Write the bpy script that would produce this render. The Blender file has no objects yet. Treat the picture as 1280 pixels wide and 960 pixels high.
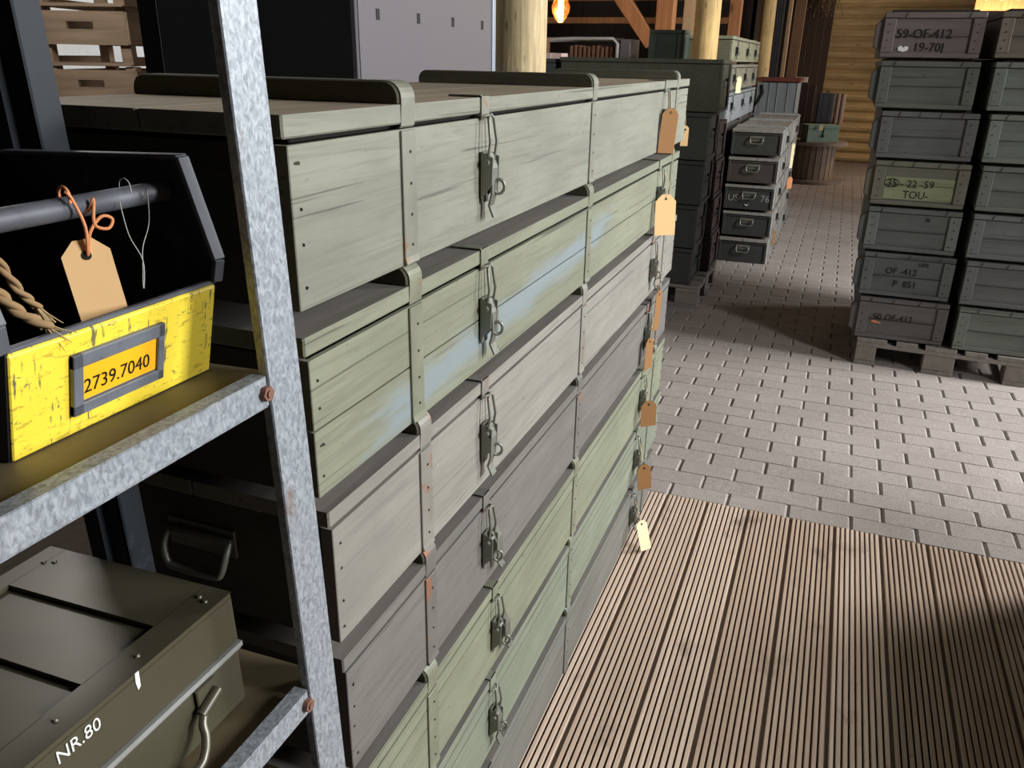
import bpy, bmesh, math, random
from mathutils import Vector, Matrix
random.seed(7)
PI = math.pi
SC = bpy.context.scene
COL = SC.collection

# ------------------------------------------------------------------ camera
cam_d = bpy.data.cameras.new('camera')
cam = bpy.data.objects.new('camera', cam_d)
COL.objects.link(cam)
_p, _r, _y = 0.3817049, 0.01822393, -0.36534372
fwd = Vector((math.sin(_y)*math.cos(_p), math.cos(_y)*math.cos(_p), -math.sin(_p)))
rgt = Vector((math.cos(_y), -math.sin(_y), 0))
upv = rgt.cross(fwd)
r2 = rgt*math.cos(_r) + upv*math.sin(_r)
u2 = -rgt*math.sin(_r) + upv*math.cos(_r)
M = Matrix((r2, u2, -fwd)).transposed().to_4x4()
M.translation = Vector((0.39688, -2.66278, 1.48598))
cam.matrix_world = M
cam_d.sensor_width = 36.0
cam_d.lens = 1014.5557/1280*36.0
cam_d.clip_start = 0.02
SC.camera = cam

# ------------------------------------------------------------------ colour management, world, lights
SC.view_settings.view_transform = 'Standard'
SC.view_settings.look = 'None'
SC.view_settings.gamma = 1.0
SC.view_settings.use_curve_mapping = False
SC.view_settings.exposure = 0.0
W = bpy.data.worlds.new('world'); SC.world = W
W.use_nodes = True
W.node_tree.nodes['Background'].inputs[0].default_value = (0.80, 0.90, 1.0, 1)
W.node_tree.nodes['Background'].inputs[1].default_value = 0.35

def area(name, loc, rot, sx, sy, power, color=(1, 1, 1)):
    l = bpy.data.lights.new(name, 'AREA'); l.shape = 'RECTANGLE'
    l.size = sx; l.size_y = sy; l.energy = power; l.color = color
    o = bpy.data.objects.new(name, l); COL.objects.link(o)
    o.location = loc; o.rotation_euler = rot
    return o
def point(name, loc, power, color, r=0.05):
    l = bpy.data.lights.new(name, 'POINT'); l.energy = power; l.color = color; l.shadow_soft_size = r
    o = bpy.data.objects.new(name, l); COL.objects.link(o); o.location = loc
    return o
# daylight through the high openings in the right wall
DAY = (0.97, 0.985, 1.0)
area('near_opening_daylight', (4.3, -1.45, 2.6), (0, math.radians(62), 0), 2.0, 0.9, 270, DAY)
area('middle_opening_daylight', (4.3, 1.8, 2.7), (0, math.radians(60), 0), 2.0, 1.3, 360, DAY)
area('far_opening_daylight', (4.3, 4.5, 2.4), (0, math.radians(62), 0), 2.0, 1.1, 70, DAY)
# daylight through the narrow door farther back
area('rear_door_daylight', (3.95, 8.5, 1.1), (0, PI/2, 0), 2.0, 0.6, 40, (0.97, 0.99, 1.0))

# ------------------------------------------------------------------ material helpers
def lin(r, g, b):
    f = lambda c: (c/255)/12.92 if c/255 <= 0.04045 else ((c/255+0.055)/1.055)**2.4
    return (f(r), f(g), f(b), 1.0)
class NT:
    def __init__(s, name):
        s.m = bpy.data.materials.new(name); s.m.use_nodes = True
        s.t = s.m.node_tree; s.b = s.t.nodes['Principled BSDF']
    def n(s, typ, **kw):
        x = s.t.nodes.new(typ)
        for k, v in kw.items(): setattr(x, k, v)
        return x
    def l(s, a, b): s.t.links.new(a, b)
    def coords(s, scale=(1, 1, 1), kind='Object', off=(0, 0, 0)):
        tc = s.n('ShaderNodeTexCoord'); mp = s.n('ShaderNodeMapping')
        mp.inputs['Scale'].default_value = scale; mp.inputs['Location'].default_value = off
        s.l(tc.outputs[kind], mp.inputs['Vector']); return mp.outputs[0]
    def noise(s, vec, scale=5, detail=5, rough=0.6, dist=0.0):
        x = s.n('ShaderNodeTexNoise'); x.inputs['Scale'].default_value = scale
        x.inputs['Detail'].default_value = detail; x.inputs['Roughness'].default_value = rough
        x.inputs['Distortion'].default_value = dist
        s.l(vec, x.inputs['Vector']); return x.outputs['Fac']
    def ramp(s, fac, stops):
        x = s.n('ShaderNodeValToRGB'); e = x.color_ramp.elements
        while len(e) < len(stops): e.new(0.5)
        for i, (p, c) in enumerate(stops):
            e[i].position = p; e[i].color = c if len(c) == 4 else (*c, 1)
        s.l(fac, x.inputs[0]); return x.outputs[0]
    def mix(s, fac, a, b, mode='MIX'):
        x = s.n('ShaderNodeMix', data_type='RGBA', blend_type=mode)
        for sock, v in ((x.inputs[0], fac), (x.inputs[6], a), (x.inputs[7], b)):
            if hasattr(v, 'links'): s.l(v, sock)
            else: sock.default_value = v
        return x.outputs[2]
    def math(s, op, a, b=0.0):
        x = s.n('ShaderNodeMath', operation=op)
        for sock, v in ((x.inputs[0], a), (x.inputs[1], b)):
            if hasattr(v, 'links'): s.l(v, sock)
            else: sock.default_value = v
        return x.outputs[0]
    def bump(s, h, strength=0.3, dist=0.002):
        x = s.n('ShaderNodeBump'); x.inputs['Strength'].default_value = strength; x.inputs['Distance'].default_value = dist
        s.l(h, x.inputs['Height']); s.l(x.outputs[0], s.b.inputs['Normal'])
    def col(s, c):
        if hasattr(c, 'links'): s.l(c, s.b.inputs['Base Color'])
        else: s.b.inputs['Base Color'].default_value = c
    def set(s, rough=0.6, metal=0.0, spec=0.5):
        s.b.inputs['Roughness'].default_value = rough; s.b.inputs['Metallic'].default_value = metal
        s.b.inputs['Specular IOR Level'].default_value = spec
G4 = lambda v: (v, v, v, 1)
def sc(c, k): return (c[0]*k, c[1]*k, c[2]*k, 1)

def painted_wood(name, base, axis='Y', wear=0.35, wearcol=None, seed=0, var=0.22, rough=0.62, smear=None):
    """old brushed paint on planed boards, grain along axis"""
    t = NT(name)
    s = {'X': (2.2, 46, 46), 'Y': (46, 2.2, 46), 'Z': (46, 46, 2.2)}[axis]
    v = t.coords(s, off=(seed*3.1, seed*1.7, seed*2.3)); g = t.noise(v, 2.0, 9, 0.68, 0.9)
    sb = {'X': (1.0, 9, 9), 'Y': (9, 1.0, 9), 'Z': (9, 9, 1.0)}[axis]
    gb = t.noise(t.coords(sb, off=(seed*1.1, seed*.7, seed*1.9)), 2.0, 6, 0.6, 0.6)
    sk = {'X': (.9, 70, 70), 'Y': (70, .9, 70), 'Z': (70, 70, .9)}[axis]
    ck = t.noise(t.coords(sk, off=(seed*.9, seed*2.7, seed*1.1)), 1.6, 3, 0.5, 0.5)
    v2 = t.coords((1, 1, 1), off=(seed, seed*2, -seed)); p = t.noise(v2, 4.5, 4, 0.6)
    c = t.mix(t.ramp(gb, [(0.3, G4(0)), (0.7, G4(1))]), sc(base, 1-var*.7), sc(base, 1+var*0.6))
    c = t.mix(t.ramp(g, [(0.36, G4(.55)), (0.52, G4(0))]), c, sc(base, 1-var*1.7))
    c = t.mix(t.ramp(ck, [(0.665, G4(0)), (0.69, G4(.75))]), c, sc(base, 0.30))
    c = t.mix(t.ramp(p, [(0.40, G4(0)), (0.68, G4(0.55))]), c, sc(base, 0.74))
    wc = wearcol or sc(base, 1.5)
    s2 = {'X': (6, 30, 30), 'Y': (30, 6, 30), 'Z': (30, 30, 6)}[axis]
    w = t.noise(t.coords(s2, off=(seed*5, 0, seed)), 2.0, 6, 0.7)
    c = t.mix(t.math('MULTIPLY', t.ramp(w, [(0.66, G4(0)), (0.72, G4(1))]), wear), c, wc)
    d = t.noise(t.coords((1, 1, 1), off=(seed*9, 3, seed)), 55, 3, 0.5)
    c = t.mix(t.math('MULTIPLY', t.ramp(d, [(0.70, G4(0)), (0.74, G4(1))]), 0.6), c, sc(base, 0.35))
    if smear:
        (y0, y1, z0, z1, k, scol) = smear
        sep = t.n('ShaderNodeSeparateXYZ'); t.l(t.coords(), sep.inputs[0])
        nz = t.noise(t.coords((1, 1.5, 5)), 5, 4)
        zz = t.math('ADD', t.math('SUBTRACT', sep.outputs[2], t.math('MULTIPLY', sep.outputs[1], k)), t.math('MULTIPLY', t.math('SUBTRACT', nz, 0.5), 0.06))
        def band(val, a, b, e):
            x = t.n('ShaderNodeMapRange'); x.inputs[1].default_value = a-e; x.inputs[2].default_value = a+e; t.l(val, x.inputs[0])
            y = t.n('ShaderNodeMapRange'); y.inputs[1].default_value = b+e; y.inputs[2].default_value = b-e; t.l(val, y.inputs[0])
            return t.math('MULTIPLY', x.outputs[0], y.outputs[0])
        yy = t.math('ADD', sep.outputs[1], t.math('MULTIPLY', t.math('SUBTRACT', t.noise(t.coords((1, 1, 8)), 9, 3), 0.5), 0.4))
        mk = t.math('MULTIPLY', band(zz, z0, z1, 0.012), band(yy, y0, y1, 0.05))
        c = t.mix(t.math('MULTIPLY', mk, 0.75), c, scol)
    t.col(c); t.set(rough, 0, 0.35)
    t.bump(t.math('ADD', g, t.math('MULTIPLY', w, 0.3)), 0.5, 0.0015)
    return t.m

def raw_wood(name, base, axis='Y', seed=0, var=0.35, rough=0.75, scale=1.0, knots=True):
    t = NT(name)
    s = {'X': (1.0, 18, 18), 'Y': (18, 1.0, 18), 'Z': (18, 18, 1.0)}[axis]
    g = t.noise(t.coords(tuple(k*scale for k in s), off=(seed*3, seed, seed*2)), 2.0, 8, 0.65, 0.5)
    p = t.noise(t.coords((scale, scale, scale), off=(seed, seed, 0)), 3.0, 4)
    c = t.mix(t.ramp(g, [(0.3, G4(0)), (0.7, G4(1))]), sc(base, 1-var), sc(base, 1+var*0.6))
    c = t.mix(t.ramp(p, [(0.45, G4(0)), (0.75, G4(0.5))]), c, sc(base, 0.6))
    if knots:
        s3 = {'X': (2.2, 7, 7), 'Y': (7, 2.2, 7), 'Z': (7, 7, 2.2)}[axis]
        vo = t.n('ShaderNodeTexVoronoi'); vo.inputs['Scale'].default_value = 1.0
        t.l(t.coords(tuple(k*scale for k in s3), off=(seed*1.3, seed*.7, 0)), vo.inputs['Vector'])
        c = t.mix(t.ramp(vo.outputs['Distance'], [(0.05, G4(0.8)), (0.13, G4(0))]), c, sc(base, 0.25))
    t.col(c); t.set(rough, 0, 0.3); t.bump(g, 0.3, 0.002)
    return t.m

def metal(name, base, rough=0.5, metallic=0.7, spots=None, seed=0, sscale=18, amount=0.5, thr=0.58):
    t = NT(name)
    p = t.noise(t.coords(off=(seed, seed, seed)), 9, 6, 0.65)
    c = t.mix(t.ramp(p, [(0.3, G4(0)), (0.7, G4(1))]), sc(base, 0.75), sc(base, 1.2))
    if spots:
        q = t.noise(t.coords(off=(seed*2, 5, seed)), sscale, 5, 0.65)
        c = t.mix(t.math('MULTIPLY', t.ramp(q, [(thr, G4(0)), (thr+0.07, G4(1))]), amount), c, spots)
    t.col(c); t.set(rough, metallic, 0.5); t.bump(p, 0.12, 0.001)
    return t.m

def plain(name, c, rough=0.7, metallic=0.0, emit=None, strength=0, nz=0.12, spec=0.4):
    t = NT(name)
    p = t.noise(t.coords(), 25, 4)
    t.col(t.mix(p, sc(c, 1-nz), sc(c, 1+nz))); t.set(rough, metallic, spec)
    if emit:
        t.b.inputs['Emission Color'].default_value = emit; t.b.inputs['Emission Strength'].default_value = strength
    return t.m

# ------------------------------------------------------------------ mesh helpers
class MB:
    def __init__(s): s.v = []; s.f = []; s.mi = []; s.sm = []
    def add(s, vs, fs, mi=0, smooth=False):
        o = len(s.v); s.v += [tuple(x) for x in vs]
        for f in fs: s.f.append([i+o for i in f]); s.mi.append(mi); s.sm.append(smooth)
    def box(s, x0, x1, y0, y1, z0, z1, mi=0, top=None):
        vs = [(x, y, z) for z in (z0, z1) for y in (y0, y1) for x in (x0, x1)]
        s.add(vs, [(0, 2, 3, 1), (0, 1, 5, 4), (1, 3, 7, 5), (3, 2, 6, 7), (2, 0, 4, 6)], mi)
        s.add(vs, [(4, 5, 7, 6)], mi if top is None else top)
        return s
    def obox(s, M4, sx, sy, sz, mi=0):
        vs = [M4 @ Vector((x*sx/2, y*sy/2, z*sz/2)) for z in (-1, 1) for y in (-1, 1) for x in (-1, 1)]
        s.add(vs, [(0, 2, 3, 1), (0, 1, 5, 4), (1, 3, 7, 5), (3, 2, 6, 7), (2, 0, 4, 6), (4, 5, 7, 6)], mi); return s
    def bar(s, a, b, w, h, mi=0, upv=(0, 0, 1)):
        a = Vector(a); b = Vector(b); d = (b-a); L = d.length; d.normalize()
        u = Vector(upv); u = (u - d*u.dot(d)); u.normalize(); r = d.cross(u)
        M4 = Matrix((r, d, u)).transposed().to_4x4(); M4.translation = (a+b)/2
        return s.obox(M4, w, L, h, mi)
    def cyl(s, a, b, r0, r1=None, n=16, mi=0, caps=True, smooth=True):
        r1 = r0 if r1 is None else r1
        a = Vector(a); b = Vector(b); d = (b-a).normalized()
        u = Vector((0, 0, 1)) if abs(d.z) < 0.9 else Vector((1, 0, 0))
        x = d.cross(u).normalized(); y = d.cross(x)
        vs = []
        for (c, r) in ((a, r0), (b, r1)):
            for i in range(n):
                t = 2*PI*i/n; vs.append(c + x*math.cos(t)*r + y*math.sin(t)*r)
        s.add(vs, [(i, (i+1) % n, n+(i+1) % n, n+i) for i in range(n)], mi, smooth)
        if caps:
            s.add(vs[:n], [tuple(range(n-1, -1, -1))], mi); s.add(vs[n:], [tuple(range(n))], mi)
        return s
    def lathe(s, prof, n=32, mi=0, c=(0, 0, 0), smooth=True):
        vs = []; m = len(prof)
        for i in range(n):
            t = 2*PI*i/n
            for (r, z) in prof: vs.append((c[0]+r*math.cos(t), c[1]+r*math.sin(t), c[2]+z))
        fs = []
        for i in range(n):
            j = (i+1) % n
            for k in range(m-1): fs.append((i*m+k, j*m+k, j*m+k+1, i*m+k+1))
        s.add(vs, fs, mi, smooth); return s
    def curve(s, path, r, n=8, mi=0, sub=5):
        P = [Vector(p) for p in path]; Q = []
        for i in range(len(P)-1):
            p0, p1, p2, p3 = P[max(i-1, 0)], P[i], P[i+1], P[min(i+2, len(P)-1)]
            for k in range(sub):
                t = k/sub
                Q.append(0.5*((2*p1)+(p2-p0)*t+(2*p0-5*p1+4*p2-p3)*t*t+(3*p1-p0-3*p2+p3)*t**3))
        Q.append(P[-1]); return s.tube(Q, r, n, mi)
    def tube(s, path, r, n=8, mi=0, closed=False):
        P = [Vector(p) for p in path]; N = len(P); vs = []
        R = r if isinstance(r, (list, tuple)) else [r]*N
        prev = None
        for i, p in enumerate(P):
            if closed: d = P[(i+1) % N]-P[i-1]
            else: d = P[min(i+1, N-1)]-P[max(i-1, 0)]
            d.normalize()
            if prev is None:
                u = Vector((0, 0, 1)) if abs(d.z) < 0.9 else Vector((1, 0, 0))
                x = d.cross(u).normalized()
            else:
                x = (prev - d*prev.dot(d))
                x = x.normalized() if x.length > 1e-6 else d.cross(Vector((0.3, 0.5, 0.8))).normalized()
            prev = x; y = d.cross(x)
            for k in range(n):
                t = 2*PI*k/n; vs.append(p + x*math.cos(t)*R[i] + y*math.sin(t)*R[i])
        fs = []
        for i in range(N if closed else N-1):
            j = (i+1) % N
            for k in range(n): fs.append((i*n+k, i*n+(k+1) % n, j*n+(k+1) % n, j*n+k))
        s.add(vs, fs, mi, True)
        if not closed:
            s.add(vs[:n], [tuple(range(n-1, -1, -1))], mi); s.add(vs[-n:], [tuple(range(n))], mi)
        return s
    def prism(s, poly, ax, a, b, mi=0):
        """poly of 2-D points extruded along axis ax from a to b (ax 0: poly is (y,z), 1: (x,z), 2: (x,y))"""
        def P(q, t):
            return {0: (t, q[0], q[1]), 1: (q[0], t, q[1]), 2: (q[0], q[1], t)}[ax]
        n = len(poly); vs = [P(q, a) for q in poly]+[P(q, b) for q in poly]
        fs = [(i, (i+1) % n, n+(i+1) % n, n+i) for i in range(n)]+[tuple(range(n-1, -1, -1)), tuple(range(n, 2*n))]
        s.add(vs, fs, mi); return s
    def build(s, name, mats, parent=None, bevel=0.0, seg=1, loc=None, rot=None):
        me = bpy.data.meshes.new(name); me.from_pydata(s.v, [], s.f)
        for m in (mats if isinstance(mats, (list, tuple)) else [mats]): me.materials.append(m)
        for p, mi, sm in zip(me.polygons, s.mi, s.sm): p.material_index = mi; p.use_smooth = sm
        bm = bmesh.new(); bm.from_mesh(me); bmesh.ops.recalc_face_normals(bm, faces=bm.faces[:]); bm.to_mesh(me); bm.free()
        o = bpy.data.objects.new(name, me); COL.objects.link(o)
        if parent is not None: o.parent = parent
        if loc is not None: o.location = loc
        if rot is not None: o.rotation_euler = rot
        if bevel:
            b = o.modifiers.new('edge', 'BEVEL'); b.width = bevel; b.segments = seg; b.limit_method = 'ANGLE'; b.angle_limit = 0.7
        return o
def tag(o, label, cat, group=None, kind=None):
    o['label'] = label; o['category'] = cat
    if group: o['group'] = group
    if kind: o['kind'] = kind
    return o
def empty(name, loc, label, cat, rz=0.0, group=None):
    o = bpy.data.objects.new(name, None); COL.objects.link(o)
    o.location = loc; o.rotation_euler = (0, 0, rz); o.empty_display_size = 0.1
    return tag(o, label, cat, group)
def struct(o): o['kind'] = 'structure'; return o
def text(name, body, size, loc, rot, mat, parent, ext=0.0004, align='LEFT', sx=1.0, label=None, spacing=1.0):
    c = bpy.data.curves.new(name, 'FONT'); c.body = body; c.size = size; c.extrude = ext
    c.align_x = align; c.space_character = spacing; c.resolution_u = 3
    c.materials.append(mat)
    o = bpy.data.objects.new(name, c); COL.objects.link(o); o.parent = parent
    o.location = loc; o.rotation_euler = rot; o.scale = (sx, 1, 1)
    me = bpy.data.meshes.new_from_object(o)
    bpy.data.objects.remove(o)
    o = bpy.data.objects.new(name, me); COL.objects.link(o); o.parent = parent
    o.location = loc; o.rotation_euler = rot; o.scale = (sx, 1, 1)
    if label: o['label'] = label
    return o
FRONT = (PI/2, 0, 0)        # lettering on a face that looks to -Y
SIDE = (PI/2, 0, PI/2)      # lettering on a face that looks to +X

# ------------------------------------------------------------------ shared materials
m_steel_dark = metal('dark_steel', lin(62, 64, 66), 0.45, 0.8, lin(95, 70, 50), 1, 30, 0.4)
m_steel_worn = metal('worn_latch_steel', lin(128, 130, 120), 0.42, 0.5, lin(110, 75, 50), 2, 40, 0.5)
m_nail = plain('nail_heads', lin(60, 55, 48), 0.6, 0.5)
m_gap = plain('shadow_gap_wood', lin(45, 42, 38), 0.9)
m_kraft = plain('kraft_card', lin(238, 196, 140), 0.85, nz=0.05)
m_kraft_dark = plain('shaded_kraft_card', lin(140, 100, 58), 0.85, nz=0.05)  # kraft card with backlit shade put into its brown
m_kraft_pale = plain('pale_card', lin(250, 235, 190), 0.85, nz=0.05)
m_string = plain('cotton_string', lin(225, 195, 150), 0.9)
m_cord = plain('orange_cord', lin(225, 150, 100), 0.8)
m_ink = plain('black_ink', lin(20, 18, 16), 0.6)
m_white_paint = plain('white_paint', lin(225, 225, 218), 0.6)
m_grey_paint = plain('grey_stencil_paint', lin(150, 150, 145), 0.7)

# ------------------------------------------------------------------ floor of concrete pavers
t = NT('concrete_pavers')
geo = t.n('ShaderNodeObjectInfo')
v = t.coords()
n1 = t.noise(v, 220, 4, 0.7); n2 = t.noise(v, 2.2, 4, 0.6)
sep = t.n('ShaderNodeSeparateXYZ'); t.l(v, sep.inputs[0])
row = t.math('FLOOR', t.math('DIVIDE', sep.outputs[1], 0.105))
odd = t.math('MULTIPLY', t.math('MODULO', row, 2.0), 0.5)
colx = t.math('FLOOR', t.math('SUBTRACT', t.math('DIVIDE', sep.outputs[0], 0.21), odd))
cmb = t.n('ShaderNodeCombineXYZ'); t.l(colx, cmb.inputs[0]); t.l(row, cmb.inputs[1])
wn = t.n('ShaderNodeTexWhiteNoise', noise_dimensions='2D'); t.l(cmb.outputs[0], wn.inputs['Vector'])
base = t.mix(wn.outputs['Value'], lin(158, 148, 141), lin(166, 156, 149))
base = t.mix(t.ramp(n2, [(0.4, G4(0)), (0.65, G4(0.4))]), base, lin(140, 128, 122))
base = t.mix(t.ramp(n1, [(0.36, G4(0.7)), (0.5, G4(0))]), base, lin(104, 95, 90))
n3 = t.noise(v, 38, 5, 0.65)
base = t.mix(t.ramp(n3, [(0.56, G4(0)), (0.70, G4(0.45))]), base, lin(118, 107, 101))
base = t.mix(t.ramp(n3, [(0.30, G4(0.4)), (0.42, G4(0))]), base, lin(192, 183, 175))
base = t.mix(t.ramp(n1, [(0.58, G4(0)), (0.68, G4(0.75))]), base, lin(215, 208, 200))
t.col(base); t.set(0.85, 0, 0.25); t.bump(n1, 0.3, 0.001)
m_paver = t.m
m_sand = plain('joint_sand', lin(120, 110, 102), 0.95, nz=0.3)
mb = MB()
mb.box(-7.0, 4.0, -5.2, 12.6, -0.12, -0.010, 1)
for j in range(1, 117):
    y0 = j*0.105 if j > 1 else 0.105
    for i in range(-12, 20):
        x0 = (i + (0.5 if j % 2 else 0))*0.21 + random.uniform(-.0015, .0015)
        if x0 > 3.75: continue
        if j > 60 and (x0 < -1.2): continue
        h = random.uniform(-.0012, .0008)
        a0, a1, b0, b1 = x0+0.0015, x0+0.2085, y0+0.0005, y0+0.1045
        c = 0.0080; cy = 0.0013
        vs = [(a0, b0, -0.011), (a1, b0, -0.011), (a1, b1, -0.011), (a0, b1, -0.011),
              (a0, b0, h-.006), (a1, b0, h-.006), (a1, b1, h-.006), (a0, b1, h-.006),
              (a0+c, b0+cy, h), (a1-c, b0+cy, h), (a1-c, b1-cy, h), (a0+c, b1-cy, h)]
        fs = [(8, 9, 10, 11)]
        for k in range(4):
            k2 = (k+1) % 4
            fs.append((4+k, 4+k2, 8+k2, 8+k)); fs.append((k, k2, 4+k2, 4+k))
        mb.add(vs, fs, 0)
# first course, cut by the edge of the deck
for i in range(-6, 20):
    x0 = i*0.21
    if x0 > 3.75: continue
    a0, a1, b0, b1 = x0+0.0015, x0+0.2085, 0.012, 0.1045
    c = 0.0080; cy = 0.0013; h = 0
    vs = [(a0, b0, -0.011), (a1, b0, -0.011), (a1, b1, -0.011), (a0, b1, -0.011),
          (a0, b0, h-.006), (a1, b0, h-.006), (a1, b1, h-.006), (a0, b1, h-.006),
          (a0+c, b0+cy, h), (a1-c, b0+cy, h), (a1-c, b1-cy, h), (a0+c, b1-cy, h)]
    fs = [(8, 9, 10, 11)]
    for k in range(4):
        k2 = (k+1) % 4
        fs.append((4+k, 4+k2, 8+k2, 8+k)); fs.append((k, k2, 4+k2, 4+k))
    mb.add(vs, fs, 0)
struct(mb.build('floor', [m_paver, m_sand]))

# ------------------------------------------------------------------ grooved timber deck
t = NT('deck_timber')
v = t.coords((30, 1.2, 30)); g = t.noise(v, 2.0, 7, 0.65, 0.4)
sep = t.n('ShaderNodeSeparateXYZ'); t.l(t.coords(), sep.inputs[0])
brd = t.math('FLOOR', t.math('DIVIDE', sep.outputs[0], 0.14505))
wn = t.n('ShaderNodeTexWhiteNoise', noise_dimensions='1D'); t.l(brd, wn.inputs['W'])
c = t.mix(t.ramp(g, [(0.3, G4(0)), (0.7, G4(1))]), lin(188, 164, 144), lin(224, 202, 182))
c = t.mix(t.math('MULTIPLY', wn.outputs['Value'], 0.45), c, lin(150, 120, 98))
st = t.noise(t.coords((1.6, 1.0, 1)), 3.2, 5, 0.6)
c = t.mix(t.ramp(st, [(0.60, G4(0)), (0.72, G4(0.6))]), c, lin(96, 80, 70))
st2 = t.noise(t.coords((2, 5, 1)), 7, 3)
c = t.mix(t.ramp(st2, [(0.70, G4(0)), (0.76, G4(0.55))]), c, lin(80, 66, 58))
t.col(c); t.set(0.7, 0, 0.3); t.bump(g, 0.25, 0.001)
m_deck = t.m
m_groove = plain('deck_groove_dirt', lin(52, 40, 32), 0.95, nz=0.3)
mb = MB()
P = 0.14505
for k in range(-4, 24):
    xa = k*P + 0.0058; xb = (k+1)*P - 0.0058
    n = 9; pitch = (xb-xa)/(n-.38); land = pitch*0.62
    poly = [(xa, -0.028)]
    for q in range(n):
        s0 = xa + q*pitch; s1 = s0+land
        poly += [(s0-0.0009, -0.0060), (s0+0.0006, 0.0), (s1-0.0006, 0.0), (s1+0.0009, -0.0060)]
    poly += [(xb, -0.028)]
    poly[1] = (xa, -0.002); poly[-2] = (xb, -0.002); poly[2] = (xa+.0015, 0); poly[-3] = (xb-.0015, 0)
    y0 = -4.6; y1 = 0.010 + random.uniform(-.002, .002)
    N = len(poly)
    vs = [(x, y0, z) for x, z in poly]+[(x, y1, z) for x, z in poly]
    for i in range(N-1):
        lowgroove = abs(poly[i][1]+.0060) < 1e-4 and abs(poly[i+1][1]+.0060) < 1e-4
        mb.add([vs[i], vs[i+1], vs[N+i+1], vs[N+i]], [(0, 1, 2, 3)], 1 if lowgroove else 0)
    mb.add(vs[N:], [tuple(range(N))], 0)
mb.box(-4*P, 24*P, -4.6, 0.005, -0.05, -0.029, 1)
deck = struct(mb.build('floor_deck', [m_deck, m_groove]))

# ------------------------------------------------------------------ building shell
m_wall_dark = raw_wood('dark_wall_boards', lin(58, 48, 40), 'Z', 3, knots=False)
m_ceil = raw_wood('dark_ceiling_boards', lin(60, 50, 42), 'Y', 4, knots=False)
m_log_wall = raw_wood('pine_log_siding', lin(206, 178, 130), 'X', 5, 0.35)
def planks_wall(name, ax, pos, a0, a1, z0, z1, mat, thick=0.03, w=0.16):
    m = MB(); a = a0
    while a < a1-0.01:
        b = min(a+w, a1)
        if ax == 'x': m.box(pos, pos+thick, a+.002, b-.002, z0, z1)
        else: m.box(a+.002, b-.002, pos, pos+thick, z0, z1)
        a = b
    if ax == 'x': m.box(pos+thick*.5, pos+thick*1.2, a0, a1, z0, z1)
    else: m.box(a0, a1, pos+thick*.5, pos+thick*1.2, z0, z1)
    return struct(m.build(name, mat))
planks_wall('wall_left', 'x', -6.5, -5.0, 12.3, 0, 4.8, m_wall_dark)
planks_wall('wall_front', 'y', -5.05, -6.5, 3.7, 0, 4.8, m_wall_dark)
# right wall with two door openings
m = MB()
for (a, b, z0) in ((-5.0, -2.0, 0), (-2.0, -0.9, 3.9), (-0.9, 1.0, 0), (1.0, 2.6, 3.9), (2.6, 3.8, 0), (3.8, 5.2, 3.9), (5.2, 8.2, 0), (8.2, 8.8, 2.1), (8.8, 12.3, 0)):
    y = a
    while y < b-0.01:
        q = min(y+.16, b); m.box(3.70, 3.74, y+.002, q-.002, z0, 4.8); y = q
struct(m.build('wall_right', m_wall_dark))
m = MB(); m.box(-6.6, 3.8, -5.1, 12.4, 4.8, 4.85); struct(m.build('ceiling', m_ceil))
# rear wall: stacked half-round log siding from x = -0.45 to the right
m = MB(); z = 0.0
while z < 4.8:
    h = 0.155
    poly = [(12.12, z), (12.06, z+.010), (12.02, z+.04), (12.0, z+h*.5), (12.02, z+h-.04), (12.06, z+h-.010), (12.12, z+h)]
    m.prism(poly, 0, -0.45, 3.72); z += h
m.box(-0.45, 3.72, 12.08, 12.14, 0, 4.8)
struct(m.build('wall_rear', m_log_wall, bevel=0.0))
planks_wall('wall_rear.001', 'y', 9.6, -6.5, -0.9, 0, 4.8, m_wall_dark)
m = MB(); m.box(-0.9, -0.45, 12.05, 12.1, 0, 4.8); m.box(-0.95, -0.9, 9.6, 12.1, 0, 4.8)
struct(m.build('wall_rear_return', m_wall_dark))

m = MB(); x = 1.38  # unseen partition, added to block daylight from the rear paving
while x < 3.69:
    m.box(x, min(x+.158, 3.69), 6.30, 6.33, 0, 1.95); x += .16
struct(m.build('partition', m_wall_dark))

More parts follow.
